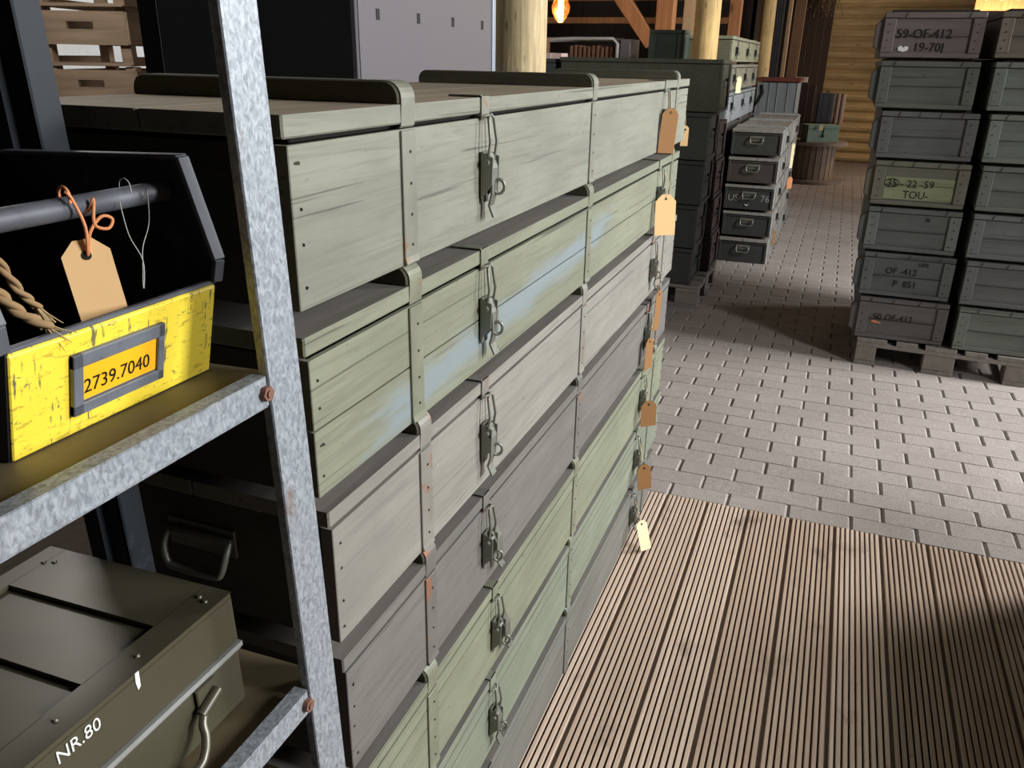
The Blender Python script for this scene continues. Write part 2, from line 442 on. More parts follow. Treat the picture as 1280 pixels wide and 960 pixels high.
# ------------------------------------------------------------------ latch, strap and crate builders
def latch(parent, y, zl, mat, x=0.003, s=1.0, tilt=0.0, hm=None):
    """toggle latch hanging below the lid edge zl at the face x"""
    T = math.tan(tilt)
    m = MB()
    # backing plate and tapered channel-shaped lever
    m.box(x, x+.002, y-.011*s, y+.011*s, zl-.118*s, zl-.048*s)
    L = [(x+.010, zl-.050*s, .0125*s), (x+.017, zl-.070*s, .0125*s), (x+.016, zl-.105*s, .010*s), (x+.011, zl-.122*s, .008*s), (x+.018, zl-.138*s, .009*s)]
    for (a, b) in zip(L[:-1], L[1:]):
        ya, yb = y+T*(zl-a[1]), y+T*(zl-b[1])
        vs = [(a[0], ya-a[2], a[1]), (a[0], ya+a[2], a[1]), (b[0], yb+b[2], b[1]), (b[0], yb-b[2], b[1]),
              (a[0]-.003, ya-a[2], a[1]), (a[0]-.003, ya+a[2], a[1]), (b[0]-.003, yb+b[2], b[1]), (b[0]-.003, yb-b[2], b[1])]
        m.add(vs, [(0, 1, 2, 3), (7, 6, 5, 4), (0, 4, 5, 1), (3, 2, 6, 7), (0, 3, 7, 4), (1, 5, 6, 2)])
    for sy in (-1, 1):   # side cheeks
        yy = y+sy*.0115*s
        m.prism([(x, zl-.048*s), (x+.018, zl-.055*s), (x+.017, zl-.092*s), (x, zl-.112*s)], 1, yy-.001, yy+.001)
    m.cyl((x+.010, y-.018*s, zl-.062*s), (x+.010, y+.018*s, zl-.062*s), .0045, n=8)
    o = m.build('latch', mat, parent)
    b = MB()
    w = .011*s
    b.tube([(x+.010, y-w, zl-.064*s), (x+.014, y-w*1.05, zl-.035*s), (x+.010, y-w*.8, zl-.004), (x+.009, y, zl+.002), (x+.010, y+w*.8, zl-.004),
            (x+.014, y+w*1.05, zl-.035*s), (x+.010, y+w, zl-.064*s)], .0021, 6)
    b.build('bail', mat, o)
    e = MB(); ring = []
    for k in range(12):
        a = 2*PI*k/12; ring.append((x+.020+.009*math.cos(a)*.8, y+.006+.004*math.cos(a), zl-.096*s+.010*math.sin(a)))
    e.tube(ring, .0026, 6, closed=True); e.build('padlock_eye', mat, o)
    h = MB()   # small hasp over the lid edge
    h.box(-.045, .003, y-.013, y-.009, zl+.0215, zl+.026); h.box(-.03, .004, y-.013, y+.013, zl+.0215, zl+.0245)
    h.box(.002, .0045, y-.013, y+.013, zl-.006, zl+.0245)
    h.tube([(.004, y-.010, zl-.002), (.011, y-.006, zl), (.011, y+.006, zl), (.004, y+.010, zl-.002)], .0022, 6)
    h.build('hasp', hm or mat, parent)
    return o

def crate(label, loc, W_, L_, H, bat, m_body, m_top, m_band, m_bat, straps, latches, seams=(), cat='crate', group=None, dev=True,
          m_end=None, latch_mat=None, tilts=None, name='wooden_crate', hand=True, over=0.008, lidt=0.021, rz=0.0, far_handle=False):
    """long lidded box: front face at x=0, near end at y=0; origin at near front bottom corner"""
    root = empty(name, loc, label, cat, rz, group)
    zg = H-lidt-.006
    m = MB()
    # body shell as boards, two or one per side, with dark core behind the seams
    m.box(-W_+.006, -.006, .006, L_-.006, .004, zg, 1)
    ev = sorted([0]+list(seams)+[zg])
    for a, b in zip(ev[:-1], ev[1:]):
        m.box(-.016, 0, 0, L_, a+(.0008 if a else 0), b-(.0008 if b < zg else 0))
        m.box(-W_, -W_+.016, 0, L_, a, b)
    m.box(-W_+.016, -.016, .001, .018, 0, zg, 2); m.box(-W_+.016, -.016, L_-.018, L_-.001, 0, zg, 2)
    # nails along the ends
    for yy in (.012, L_-.012):
        for q in range(4):
            zz = zg*(.14+.24*q)+random.uniform(-.006, .006)
            m.cyl((-.001, yy+random.uniform(-.004, .004), zz), (.0007, yy+random.uniform(-.003, .003), zz), .0019, n=6, mi=3)
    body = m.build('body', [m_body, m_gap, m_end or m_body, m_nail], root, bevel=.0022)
    # lid of planks
    m = MB()
    gap = -W_*random.uniform(.42, .58)
    m.box(-W_-.002, gap-.0012, -over, L_+over*.6, zg+.006, H, 0, 1); m.box(gap+.0012, .002, -over, L_+over*.6, zg+.006, H, 0, 1)
    m.box(-W_+.02, -.012, .02, L_-.02, zg, zg+.007, 2)
    m.build('lid', [m_body, m_top, m_gap], root, bevel=.002)
    # battens across the lid and the metal bands around their ends
    for k, ys in enumerate(straps):
        r = .018
        def prof(x0, x1, z0, z1):
            pts = [(x1, z0)]
            for q in range(6):
                a = q*PI/10; pts.append((x1-r+r*math.cos(a), z1-r+r*math.sin(a)))
            for q in range(6):
                a = PI/2+q*PI/10; pts.append((x0+r+r*math.cos(a), z1-r+r*math.sin(a)))
            pts.append((x0, z0)); return pts
        b = MB(); b.prism(prof(-W_-.001, .001, H, H+bat), 1, ys-.019, ys+.019); b.build('batten', m_bat, root, bevel=.0015)
        s = MB()
        pts = [(.0022, zg+.004), (.0035, H)]
        for q in range(6):
            a = q*PI/10; pts.append((.0035-r+r*math.cos(a), H+bat+.0004-r+r*math.sin(a)))
        pts.append((-.050, H+bat+.0004)); pts.append((-.050, H+bat-.0006))
        inner = [(x-.0022, z-.0022) for x, z in pts[:-2]][::-1]
        s.prism(pts[:1]+[(x, z) for x, z in pts[1:]]+[(-.045, H+bat-.001)]+inner, 1, ys-.016, ys+.016)
        s.build('lid_band', m_band, root)
        f = MB()
        fp = [(0, zg-.001), (.0032, zg-.001), (.0032, .010), (.0055, .002), (.002, 0.0), (0, 0.0)]
        f.prism(fp, 1, ys-.0165, ys+.0165)
        for q in range(4):
            zz = zg*(.15+.23*q); f.cyl((.003, ys+.002, zz), (.0042, ys+.002, zz), .0018, n=8, mi=1)
        f.build('face_band', [m_band, m_nail], root, bevel=.0008)
    for k, yl in enumerate(latches):
        latch(root, yl, zg+.004, latch_mat or m_steel_worn, tilt=(tilts[k] if tilts else 0), hm=m_band)
    if hand:
        end_handle(root, -W_/2, 0.0, H*.52, m_steel_worn if latch_mat is None else latch_mat)
    return root

def end_handle(root, xc, y, z, mat, w=.10, name='handle'):
    m = MB()
    m.box(xc-w/2, xc+w/2, y-.002, y+.002, z-.012, z+.026)
    m.cyl((xc-w/2+.002, y-.006, z+.012), (xc+w/2-.002, y-.006, z+.012), .0055, n=8)
    o = m.build('handle_plate', mat, root, bevel=.001)
    b = MB()
    b.curve([(xc-w*.45, y-.007, z+.012), (xc-w*.46, y-.018, z-.004), (xc-w*.40, y-.022, z-.024), (xc-w*.3, y-.023, z-.029), (xc, y-.023, z-.030),
            (xc+w*.3, y-.023, z-.029), (xc+w*.40, y-.022, z-.024), (xc+w*.46, y-.018, z-.004), (xc+w*.45, y-.007, z+.012)], .0045, 8)
    b.build('bail_handle', mat, o)
    return o

# ------------------------------------------------------------------ the main stack of seven long crates
base_cols = [lin(133, 133, 119), lin(130, 132, 112), lin(139, 136, 127), lin(113, 110, 105), lin(131, 134, 113), lin(128, 134, 117), lin(117, 117, 110)]
names = ['uppermost', 'second', 'third', 'fourth', 'fifth', 'sixth', 'lowest']
labels = [
 'long grey-green crate on top of the stack of long crates, battens showing on its lid',
 'long olive crate smeared with blue paint, second from the top in the long stack',
 'pale grey whitewashed long crate, third from the top in the long crate stack',
 'brownish grey long crate, fourth from the top in the long crate stack, middle of seven',
 'pale green long crate with seam along its face, just under the brownish grey crate',
 'pale green long crate directly on top of the grey lowest crate at the deck',
 'dull grey long crate lying on the timber deck at the bottom of the stack']
m_cend = painted_wood('crate_end_painted_shade', lin(72, 72, 60), 'X', .2, None, 33)  # shade behind the rack, painted into the colour of the near ends
ynear = [-2.03, -2.027, -2.006, -1.998, -2.005, -2.01, -2.01]
yfar = [0.028, -0.045, 0.022, 0.002, 0.0, 0.030, -0.028]
xf = [-.066, -.064, -.066, -.067, -.065, -.068, -.066]
seams = [(), (.078,), (), (), (.128,), (.128,), (.10,)]
tl = [.02, .08, .0, .28, .3, .05, .2]
for k in range(7):
    cb = base_cols[k]
    mb_ = painted_wood('crate_paint_%s' % names[k], cb, 'Y', [.35, .45, .9, .7, .55, .5, .7][k], lin(215, 214, 200) if k in (2,) else None, k+1,
                       smear=(.14, 1.15, -.005, .045, .07, lin(128, 140, 146)) if k == 1 else None)
    mt = raw_wood('crate_lid_top_%s' % names[k], lin(148, 134, 112) if k == 0 else lin(122, 117, 110), 'Y', k+11, 0.3, knots=False)
    mbd = metal('crate_band_%s' % names[k], sc(cb, .95), 0.5, 0.15, lin(150, 96, 62), k+3, 26, .8, .56 if k in (2, 3) else .62)
    mbt = painted_wood('crate_batten_%s' % names[k], sc(lin(92, 90, 74), 1), 'X', .3, None, k+20)
    L = yfar[k]-ynear[k]
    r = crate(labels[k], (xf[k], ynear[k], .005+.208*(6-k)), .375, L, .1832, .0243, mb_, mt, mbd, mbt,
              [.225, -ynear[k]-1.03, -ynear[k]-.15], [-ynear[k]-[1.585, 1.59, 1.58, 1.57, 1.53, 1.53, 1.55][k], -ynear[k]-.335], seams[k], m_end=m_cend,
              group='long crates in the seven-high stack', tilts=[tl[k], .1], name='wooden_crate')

# ------------------------------------------------------------------ tags
def paper_tag(name, label, hole, w, h, normal, updir, mat, string_pts, group='price tags on strings', m_str=None, curl=0.0, r=.0009, card='tag_card'):
    """card hanging from hole point; normal = facing, updir = towards the hole end"""
    n = Vector(normal).normalized(); u = Vector(updir); u = (u-n*u.dot(n)).normalized(); s = u.cross(n)
    root = empty(name, hole, label, 'tag', group=group)
    m = MB()
    c = min(w*.3, h*.22); seg = 6
    rows = [(.012, w/2-c), (.012-c, w/2)] + [(.012-c-(h-c)*q/seg, w/2) for q in range(1, seg+1)]
    vs = []
    for (v_, hw) in rows:
        t_ = max(0, -(v_)/h); off = n*(curl*t_*t_)
        for sx in (-1, 1):
            vs.append(u*v_ + s*sx*hw + off)
    nr = len(rows); fr = [x + n*.0005 for x in vs]; bk = [x - n*.0005 for x in vs]
    fs = []
    for i in range(nr-1):
        a = 2*i
        fs.append((a, a+1, a+3, a+2)); o = 2*nr
        fs.append((o+a, o+a+2, o+a+3, o+a+1))
        fs.append((a, a+2, o+a+2, o+a)); fs.append((a+1, o+a+1, o+a+3, a+3))
    fs.append((0, 2*nr, 2*nr+1, 1)); fs.append((2*nr-2, 2*nr-1, 4*nr-1, 4*nr-2))
    m.add(fr+bk, fs); m.build(card, mat, root)
    e = MB(); e.cyl(n*.0004, n*.0012, .0035, n=10); e.build('eyelet', m_ink, root)
    if string_pts:
        st = MB(); st.curve([Vector(p)-Vector(hole) for p in string_pts], r, 6); st.build('string', m_str or m_string, root)
    return root
V = Vector
CAMP = V((0.397, -2.66, 1.486))
# tags along the far latches of the long crates
paper_tag('price_tag', 'brown tag hanging from the far latch of the top long crate', (-.040, -.360, 1.357), .054, .118, (.75, -.66, 0), (.10, 0, 1), m_kraft_dark,
          [(-.050, -.330, 1.408), (-.046, -.345, 1.400), (-.041, -.355, 1.37), (-.039, -.360, 1.357)])
paper_tag('price_tag', 'small pinkish tag at the far end of the top long crate, beyond its corner', (-.066, .042, 1.285), .024, .062, (.4, -.9, 0), (0, 0, 1), m_kraft,
          [(-.068, .038, 1.33), (-.067, .042, 1.305), (-.066, .042, 1.285)])
paper_tag('price_tag', 'light tan tag facing the viewer below the far latch of the blue-smeared crate', (-.030, -.375, 1.130), .062, .112, (.6, -.8, .1), (.0, 0, 1), m_kraft,
          [(-.05, -.33, 1.196), (-.034, -.33, 1.17), (-.030, -.37, 1.145), (-.030, -.375, 1.130)])
paper_tag('price_tag', 'narrow brown tag seen edge-on on the whitewashed crate', (-.042, -.285, .832), .045, .125, (.98, -.2, 0), (0, .05, 1), m_kraft_dark,
          [(-.048, -.33, .975), (-.046, -.31, .89), (-.047, -.285, .832)])
paper_tag('price_tag', 'dark brown tag turned edge-on below the far latch of the brownish grey crate', (-.042, -.370, .708), .046, .10, (.95, -.3, 0), (0, .0, 1), m_kraft_dark,
          [(-.046, -.33, .77), (-.043, -.35, .735), (-.042, -.37, .708)])
paper_tag('price_tag', 'brown square-looking tag on the far latch of the fifth crate from the top', (-.028, -.375, .508), .052, .082, (.62, -.75, .1), (.0, .0, 1), m_kraft_dark,
          [(-.05, -.34, .565), (-.04, -.36, .535), (-.036, -.375, .508)])
paper_tag('price_tag', 'brown tag on the far latch of the crate above the lowest one', (-.027, -.365, .284), .048, .085, (.62, -.75, .1), (-.1, .05, 1), m_kraft_dark,
          [(-.05, -.35, .36), (-.04, -.355, .32), (-.034, -.365, .284)])
paper_tag('price_tag', 'pale cream tag dangling from the lowest long crate just above the deck', (-.016, -.385, .092), .040, .100, (.7, -.62, .3), (-.25, .12, 1), m_kraft_pale,
          [(-.05, -.345, .15), (-.034, -.365, .125), (-.016, -.385, .092)])

# ------------------------------------------------------------------ galvanised shelving rack
t = NT('galvanised_steel')
vo = t.n('ShaderNodeTexVoronoi'); vo.inputs['Scale'].default_value = 95; t.l(t.coords(), vo.inputs['Vector'])
nz = t.noise(t.coords((1, 1, .6)), 230, 4, 0.6, 0.7)
c = t.mix(t.ramp(nz, [(0.35, G4(0)), (0.62, G4(1))]), lin(118, 123, 128), lin(178, 184, 190))
c = t.mix(t.math('MULTIPLY', vo.outputs['Distance'], 0.5), c, lin(140, 147, 154))
ru = t.noise(t.coords((1, 1, .5)), 14, 5, 0.7)
c = t.mix(t.ramp(ru, [(0.64, G4(0)), (0.74, G4(0.8))]), c, lin(130, 96, 74))
t.col(c); t.set(0.48, 0.35, 0.5); t.bump(nz, 0.4, 0.001)
m_galv = t.m
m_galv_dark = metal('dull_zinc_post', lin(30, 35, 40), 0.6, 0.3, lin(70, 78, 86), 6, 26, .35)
t = NT('dusty_shelf_sheet')
p = t.noise(t.coords(), 7, 6, .65); q = t.noise(t.coords(), 120, 3)
c = t.mix(t.ramp(p, [(.3, G4(0)), (.7, G4(1))]), lin(94, 86, 68), lin(130, 116, 86))
c = t.mix(t.ramp(p, [(.56, G4(0)), (.7, G4(.6))]), c, lin(98, 78, 64))
t.col(c); t.set(.6, .3, .4); t.bump(q, .15, .001)
m_shelf = t.m
m_rust = plain('rusty_bolt', lin(128, 92, 78), .8, .2, nz=.35)
rack = empty('shelving_rack', (0, 0, 0), 'galvanised steel shelving rack with rusty bolts in the left foreground', 'shelf')
XF, XB = -.030, -.325
LEAN = -.034
rack.rotation_euler = (0, LEAN, 0); rack.location = (.0500, 0, 0)
def rk(x, y, z):
    return (.0500+x*math.cos(LEAN)+z*math.sin(LEAN), y, z*math.cos(LEAN)-x*math.sin(LEAN))
def angle_post(x, y, sx, sy, mat, fx=.010, fy=.0445, slots=False):
    m = MB(); th = .0025
    m.box(min(x, x-sx*th), max(x, x-sx*th), min(y, y+sy*fy), max(y, y+sy*fy), 0, 2.2)
    m.box(min(x, x-sx*fx), max(x, x-sx*fx), min(y, y+sy*th), max(y, y+sy*th), 0, 2.2)
    if slots:
        m.box(min(x-sx*fx*.40, x-sx*fx*.62), max(x-sx*fx*.40, x-sx*fx*.62), y-.004, y, 0, 2.2)
    return m.build('post', mat, rack, bevel=.0012)
def roll_post(x0, x1, y, mat):
    """rear post: folded channel seen from the aisle"""
    m = MB()
    xs = [x0, x0+.012, x0+.016, x0+.030, x0+.034, x1]; ys = [y, y, y-.006, y-.006, y, y]
    for i in range(5):
        vs = [(xs[i], ys[i], 0), (xs[i+1], ys[i+1], 0), (xs[i+1], ys[i+1], 2.2), (xs[i], ys[i], 2.2),
              (xs[i], ys[i]+.003, 0), (xs[i+1], ys[i+1]+.003, 0), (xs[i+1], ys[i+1]+.003, 2.2), (xs[i], ys[i]+.003, 2.2)]
        m.add(vs, [(0, 1, 2, 3), (7, 6, 5, 4), (0, 4, 5, 1), (2, 6, 7, 3), (0, 3, 7, 4), (1, 5, 6, 2)])
    m.box(x1-.003, x1, y, y+.03, 0, 2.2)
    return m.build('post', mat, rack)
angle_post(XF, -2.143, 1, 1, m_galv)
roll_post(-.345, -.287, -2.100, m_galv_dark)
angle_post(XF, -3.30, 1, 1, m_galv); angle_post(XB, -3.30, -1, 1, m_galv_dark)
for z in (1.236, .905, .585, .25, 1.90):
    m = MB()
    m.box(XB+.004, XF-.003, -3.28, -2.105, z-.0145, z-.0125)
    m.build('shelf_sheet', m_shelf, rack)
    e = MB(); e.box(XF-.003, XF-.0005, -3.30, -2.145, z-.026, z); e.box(XF-.016, XF-.0005, -3.30, -2.145, z-.0012, z+.0006)
    e.box(XF-.012, XF-.002, -3.30, -2.145, z-.028, z-.026)
    e.box(XB, XB+.003, -3.28, -2.105, z-.026, z)
    e.build('shelf_rim', m_galv, rack, bevel=.0008)
    b = MB(); b.cyl((XF-.002, -2.150, z-.013), (XF+.005, -2.150, z-.013), .0068, n=6); b.cyl((XF+.004, -2.150, z-.013), (XF+.0065, -2.150, z-.013), .0035, n=8)
    b.build('bolt', m_rust, rack)

# ------------------------------------------------------------------ yellow-fronted bin
t = NT('scratched_yellow_paint')
g = t.noise(t.coords((6, 6, 26)), 9, 6, .7); g2 = t.noise(t.coords((1, 30, 4), off=(3, 1, 0)), 6, 5, .7)
c = t.mix(t.noise(t.coords(), 12, 3), lin(240, 208, 44), lin(252, 228, 80))
c = t.mix(t.ramp(g, [(.58, G4(0)), (.62, G4(.9))]), c, lin(196, 166, 56))
c = t.mix(t.ramp(g2, [(.60, G4(0)), (.63, G4(.95))]), c, lin(104, 98, 76))
g3 = t.noise(t.coords((1, 26, 26), off=(1, 4, 2)), 3.2, 5, .75, .8)
c = t.mix(t.ramp(g3, [(.62, G4(0)), (.64, G4(.9))]), c, lin(122, 112, 70))
g4 = t.noise(t.coords((1, 14, 40), off=(7, 2, 5)), 4.0, 5, .75, .5)
c = t.mix(t.ramp(g4, [(.63, G4(0)), (.65, G4(.9))]), c, lin(92, 90, 86))
t.col(c); t.set(.5, 0, .45); t.bump(g, .25, .001)
m_yellow = t.m
m_bin = metal('blackened_bin_steel', lin(44, 46, 50), .5, .4, lin(100, 96, 92), 4, 16, .4)
m_bin_edge = metal('bare_bin_steel', lin(92, 94, 100), .55, .25, lin(62, 60, 60), 5, 40, .5)
m_orange = plain('orange_label_card', lin(250, 185, 20), .7, nz=.03)
bz = 1.2245
bn = empty('storage_bin', rk(-.115, -2.22, bz), 'dark steel storage bin with scratched yellow front on the upper shelf', 'bin')
bn.rotation_euler = (0, LEAN, 0)
YL, YR = -.099, .099
fx0, fx1 = 0.0, .021       # front leans out: foot at fx0, lip at fx1
m = MB(); th = .0025
def wall_side(yy):
    poly = [(-.20, 0), (fx0, 0), (fx1+.002, .082), (fx1+.006, .101), (.004, .186), (-.20, .186)]
    m.prism(poly, 1, yy-th/2, yy+th/2)
wall_side(YL); wall_side(YR)
m.box(-.20, fx0, YL, YR, 0, th); m.box(-.20, -.20+th, YL, YR, 0, .186)
m.build('bin_shell', m_bin, bn)
for yy, s in ((YL, -1), (YR, 1)):   # turned-out flanges along the side edges
    m = MB(); pts = [(fx1+.006, .101), (.004, .186)]
    m.bar((pts[0][0], yy+s*.005, pts[0][1]), (pts[1][0], yy+s*.005, pts[1][1]), .014, .004, upv=(1, 0, .2))
    m.bar((.004, yy+s*.005, .186), (-.20, yy+s*.005, .186), .014, .004)
    m.bar((fx1+.002, yy+s*.003, .082), (fx1+.006, yy+s*.005, .101), .012, .004, upv=(1, 0, .2))
    m.build('rim', m_bin_edge, bn, bevel=.001)
fr = MB(); 
fr.prism([(fx0, 0), (fx0+.003, 0), (fx1+.003, .079), (fx1-.001, .083), (fx1-.004, .081)], 1, YL, YR)
front = fr.build('front_panel', m_yellow, bn, bevel=.001)
lp = MB(); lp.bar((fx1-.001, YL, .0825), (fx1-.001, YR, .0825), .006, .004); lp.build('worn_lip', m_bin_edge, bn, bevel=.001)
# label holder on the sloping front
sl = math.atan2(fx1-fx0, .081)
def onfront(v, n=0.0):   # v up the slope, n out of the face
    return (fx0+.003+math.sin(sl)*v+math.cos(sl)*n, math.cos(sl)*v-math.sin(sl)*n)
hl = MB()
yA, yB, vA, vB = -.052, .037, .017, .067
def slab(y0, y1, v0, v1, n0, n1, mi=0):
    a = onfront(v0, n0); b = onfront(v1, n0); c_ = onfront(v1, n1); d = onfront(v0, n1)
    hl.prism([a, b, c_, d], 1, y0, y1, mi)
slab(yA, yB, vA, vA+.009, 0, .0045); slab(yA, yB, vB-.011, vB, 0, .0045); slab(yA, yA+.009, vA, vB, 0, .0045); slab(yB-.007, yB, vA, vB, 0, .0045)
slab(yA+.005, yB-.005, vA+.005, vB-.005, 0, .0012)
hold = hl.build('label_holder', metal('label_holder_steel', lin(118, 122, 130), .5, .15, lin(88, 90, 96), 15, 60, .5), front, bevel=.0008)
hl = MB(); slab(yA+.009, yB-.007, vA+.010, vB-.012, .001, .0020)
lab = hl.build('label_card', m_orange, front)
fpos = onfront(vA+.0155, .0023)
tx = text('lettering', '2739.7040', .0165, (fpos[0], yA+.0105, fpos[1]), (PI/2, 0, PI/2), m_ink, front, ext=.0001, sx=.93)
tx.rotation_euler = (Matrix.Rotation(PI/2, 3, 'Z') @ Matrix.Rotation(PI/2+sl, 3, 'X')).to_euler()
br = MB(); br.cyl((-.015, YL, .1585), (-.015, YR, .1585), .0085, n=16); br.build('crossbar', m_bin_edge, bn)
# things tied to the bar
bx, bzb = -.125, bz+.1585
def loop_around(y, r, n=10, ph=0.0):
    return [(bx+r*math.cos(ph+2*PI*k/n), y+.002*k, bzb+r*math.sin(ph+2*PI*k/n)) for k in range(n+1)]
paper_tag('price_tag', 'large tan tag tied to the crossbar of the yellow-fronted bin', (-.118, -2.217, 1.343), .034, .072, (.80, -.6, .1), (-.04, -.10, 1), m_kraft,
          loop_around(-2.226, .0105)+[(-.114, -2.206, 1.381), (-.110, -2.212, 1.366), (-.106, -2.204, 1.362), (-.107, -2.198, 1.368), (-.109, -2.206, 1.371), (-.112, -2.216, 1.360), (-.1165, -2.217, 1.343),
           (-.112, -2.219, 1.365), (-.114, -2.224, 1.385), (-.112, -2.230, 1.392)], m_str=m_cord, curl=.006, r=.0013)
m = MB()
m.curve(loop_around(-2.168, .0098, 8)+[(-.113, -2.155, 1.368), (-.113, -2.158, 1.355), (-.112, -2.168, 1.340), (-.111, -2.172, 1.325), (-.1105, -2.175, 1.312), (-.1105, -2.1745, 1.309), (-.111, -2.171, 1.330), (-.112, -2.180, 1.352), (-.114, -2.182, 1.378)], .0005, 5)
tag(m.build('thread', plain('grey_thread', lin(170, 168, 160), .9)), 'thin grey thread looped over the crossbar of the yellow-fronted bin', 'thread')
m_rope = plain('jute_rope', lin(150, 122, 86), .95, nz=.3)
m_rope_pale = plain('frayed_jute_fibre', lin(178, 154, 112), .95, nz=.3)
def rope(label, path, r, fray_dir, nf=26):
    m = MB(); P = [V(p) for p in path]
    pts = []
    for i in range(len(P)-1):
        for q in range(8): pts.append(P[i].lerp(P[i+1], q/8))
    pts.append(P[-1])
    for ph in (0, PI):
        m.tube([p + V((math.cos(i*.7+ph)*r*.55, math.sin(i*.7+ph)*r*.55, 0)) for i, p in enumerate(pts)], r*.62, 6)
    o = tag(m.build('rope', m_rope), label, 'rope', 'frayed rope ends in the bin')
    f = MB(); d = V(fray_dir).normalized()
    for k in range(nf):
        j = V((random.uniform(-1, 1), random.uniform(-1, 1), random.uniform(-1, 1)))*.55
        e = (d+j).normalized()*random.uniform(.010, .020); mid = P[-1]+e*.5+V((0, 0, -.001))
        f.tube([P[-1]+j*.003, mid, P[-1]+e+V((0, 0, -.002))], [.0006, .0005, .0003], 4)
    fo = f.build('frayed_end', m_rope_pale, o); fo['kind'] = 'stuff'
rope('frayed jute rope end hanging inside the yellow-fronted bin', [(-.118, -2.302, bzb+.002), (-.114, -2.292, 1.358), (-.112, -2.282, 1.333), (-.110, -2.272, 1.318)], .0034, (.2, .5, -1))
rope('jute rope end lying over the front lip of the yellow-fronted bin', [(-.118, -2.312, 1.372), (-.108, -2.303, 1.340), (-.098, -2.295, 1.322), (-.090, -2.283, 1.310)], .0045, (.3, .6, -.8), 12)

# ------------------------------------------------------------------ olive metal box on the middle shelf
t = NT('olive_box_enamel')
p = t.noise(t.coords(), 6, 4); q = t.noise(t.coords(), 60, 4, .7)
c = t.mix(p, lin(66, 62, 48), lin(82, 78, 60)); c = t.mix(t.ramp(q, [(.70, G4(0)), (.76, G4(.6))]), c, lin(130, 124, 104))
t.col(c); t.set(.38, .1, .5); t.bump(p, .08, .001)
m_olive = t.m
bx0 = empty('metal_box', rk(-.089, -2.165, .8935), 'olive metal box with NR.80 painted on its lid, on the middle shelf', 'box')
bx0.rotation_euler = (0, LEAN, 0)
bl, bw = .36, .229     # along y (towards the viewer), along x
m = MB(); m.box(-bw, 0, -bl, 0, .001, .066); m.build('body', m_olive, bx0, bevel=.004, seg=2)
m = MB(); m.prism([(-.002, .058), (.0035, .0655), (.0035, .0705), (-.002, .0705)], 1, -bl-.002, .002); m.build('rim_strip', metal('lit_rim_steel', lin(150, 150, 146), .45, .2, lin(92, 88, 74), 14, 30, .5), bx0)  # light on the sloped flange painted in as a paler grey
m = MB(); m.box(-bw-.001, .001, -bl, .001, .071, .1205)
lid = m.build('lid', m_olive, bx0, bevel=.003, seg=2)
m = MB()   # pressed top sheet with sunken channels between the raised fields
chan = [(-.100, -.064), (-.178, -.142), (-.256, -.220), (-.334, -.298)]
m.box(-.030, .001, -bl, .001, .119, .126); m.box(-bw-.001, -bw+.02, -bl, .001, .119, .126)
e_ = [.001]+[q for a_, b_ in chan for q in (b_, a_)]+[-bl]
for q in range(0, len(e_), 2): m.box(-bw+.019, -.029, e_[q+1], e_[q], .119, .126)
m.build('pressed_top', m_olive, lid, bevel=.0032, seg=3)
for (xx, yy) in ((-.012, -.020), (-.022, -.016), (-.014, -.100), (-.017, -.178), (-.030, -.238), (-.2, -.02), (-.21, -.024)):
    m = MB(); m.cyl((xx, yy, .126), (xx, yy, .1278), .003, .002, n=8); m.build('rivet', m_olive, lid)
hn = MB(); hn.box(.0015, .0045, -.064, -.040, .040, .062); hn.cyl((.008, -.066, .040), (.008, -.042, .050), .0055, n=10)
hp = hn.build('handle_bracket', m_olive, bx0, bevel=.001)
hn = MB(); hn.curve([(.008, -.062, .042), (.012, -.070, .034), (.017, -.074, .026), (.023, -.084, .017), (.025, -.100, .011), (.025, -.160, .008), (.025, -.215, .010), (.023, -.235, .016), (.016, -.248, .028), (.008, -.262, .042)], .0042, 10)
hn.build('bail_handle', metal('worn_handle_steel', lin(112, 108, 96), .4, .6, lin(70, 66, 52), 9, 40), bx0)
hn = MB(); hn.box(.0015, .0045, -.285, -.262, .036, .056); hn.build('handle_bracket', m_olive, bx0, bevel=.001)
text('lettering', 'NR.80', .0165, (.0018, -.197, .1065), SIDE, m_white_paint, bx0, ext=.0002, sx=.95, label='hand-painted white letters')
m = MB(); m.prism([(-.118, .110), (-.115, .112), (-.114, .1265), (-.118, .1265), (-.119, .118)], 0, .001, .0018); m.build('paint_drip', m_white_paint, bx0)
# dark box on the lower shelf
m_blk = metal('black_box_enamel', lin(52, 54, 56), .45, .3, lin(130, 130, 126), 12, 40, .25, .66)
b2 = empty('metal_box', rk(-.082, -2.155, .5735), 'black metal box on the lower shelf at the bottom edge of the picture', 'box')
b2.rotation_euler = (0, LEAN, 0)
m = MB(); m.box(-.22, 0, -.30, 0, .001, .075); m.build('body', m_blk, b2, bevel=.003)
m = MB(); m.box(-.222, .002, -.302, .002, .078, .100); m.build('lid', m_blk, b2, bevel=.003)
m = MB(); m.box(.002, .004, -.03, -.001, .03, .102); m.build('corner_plate', m_bin_edge, b2, bevel=.0006)

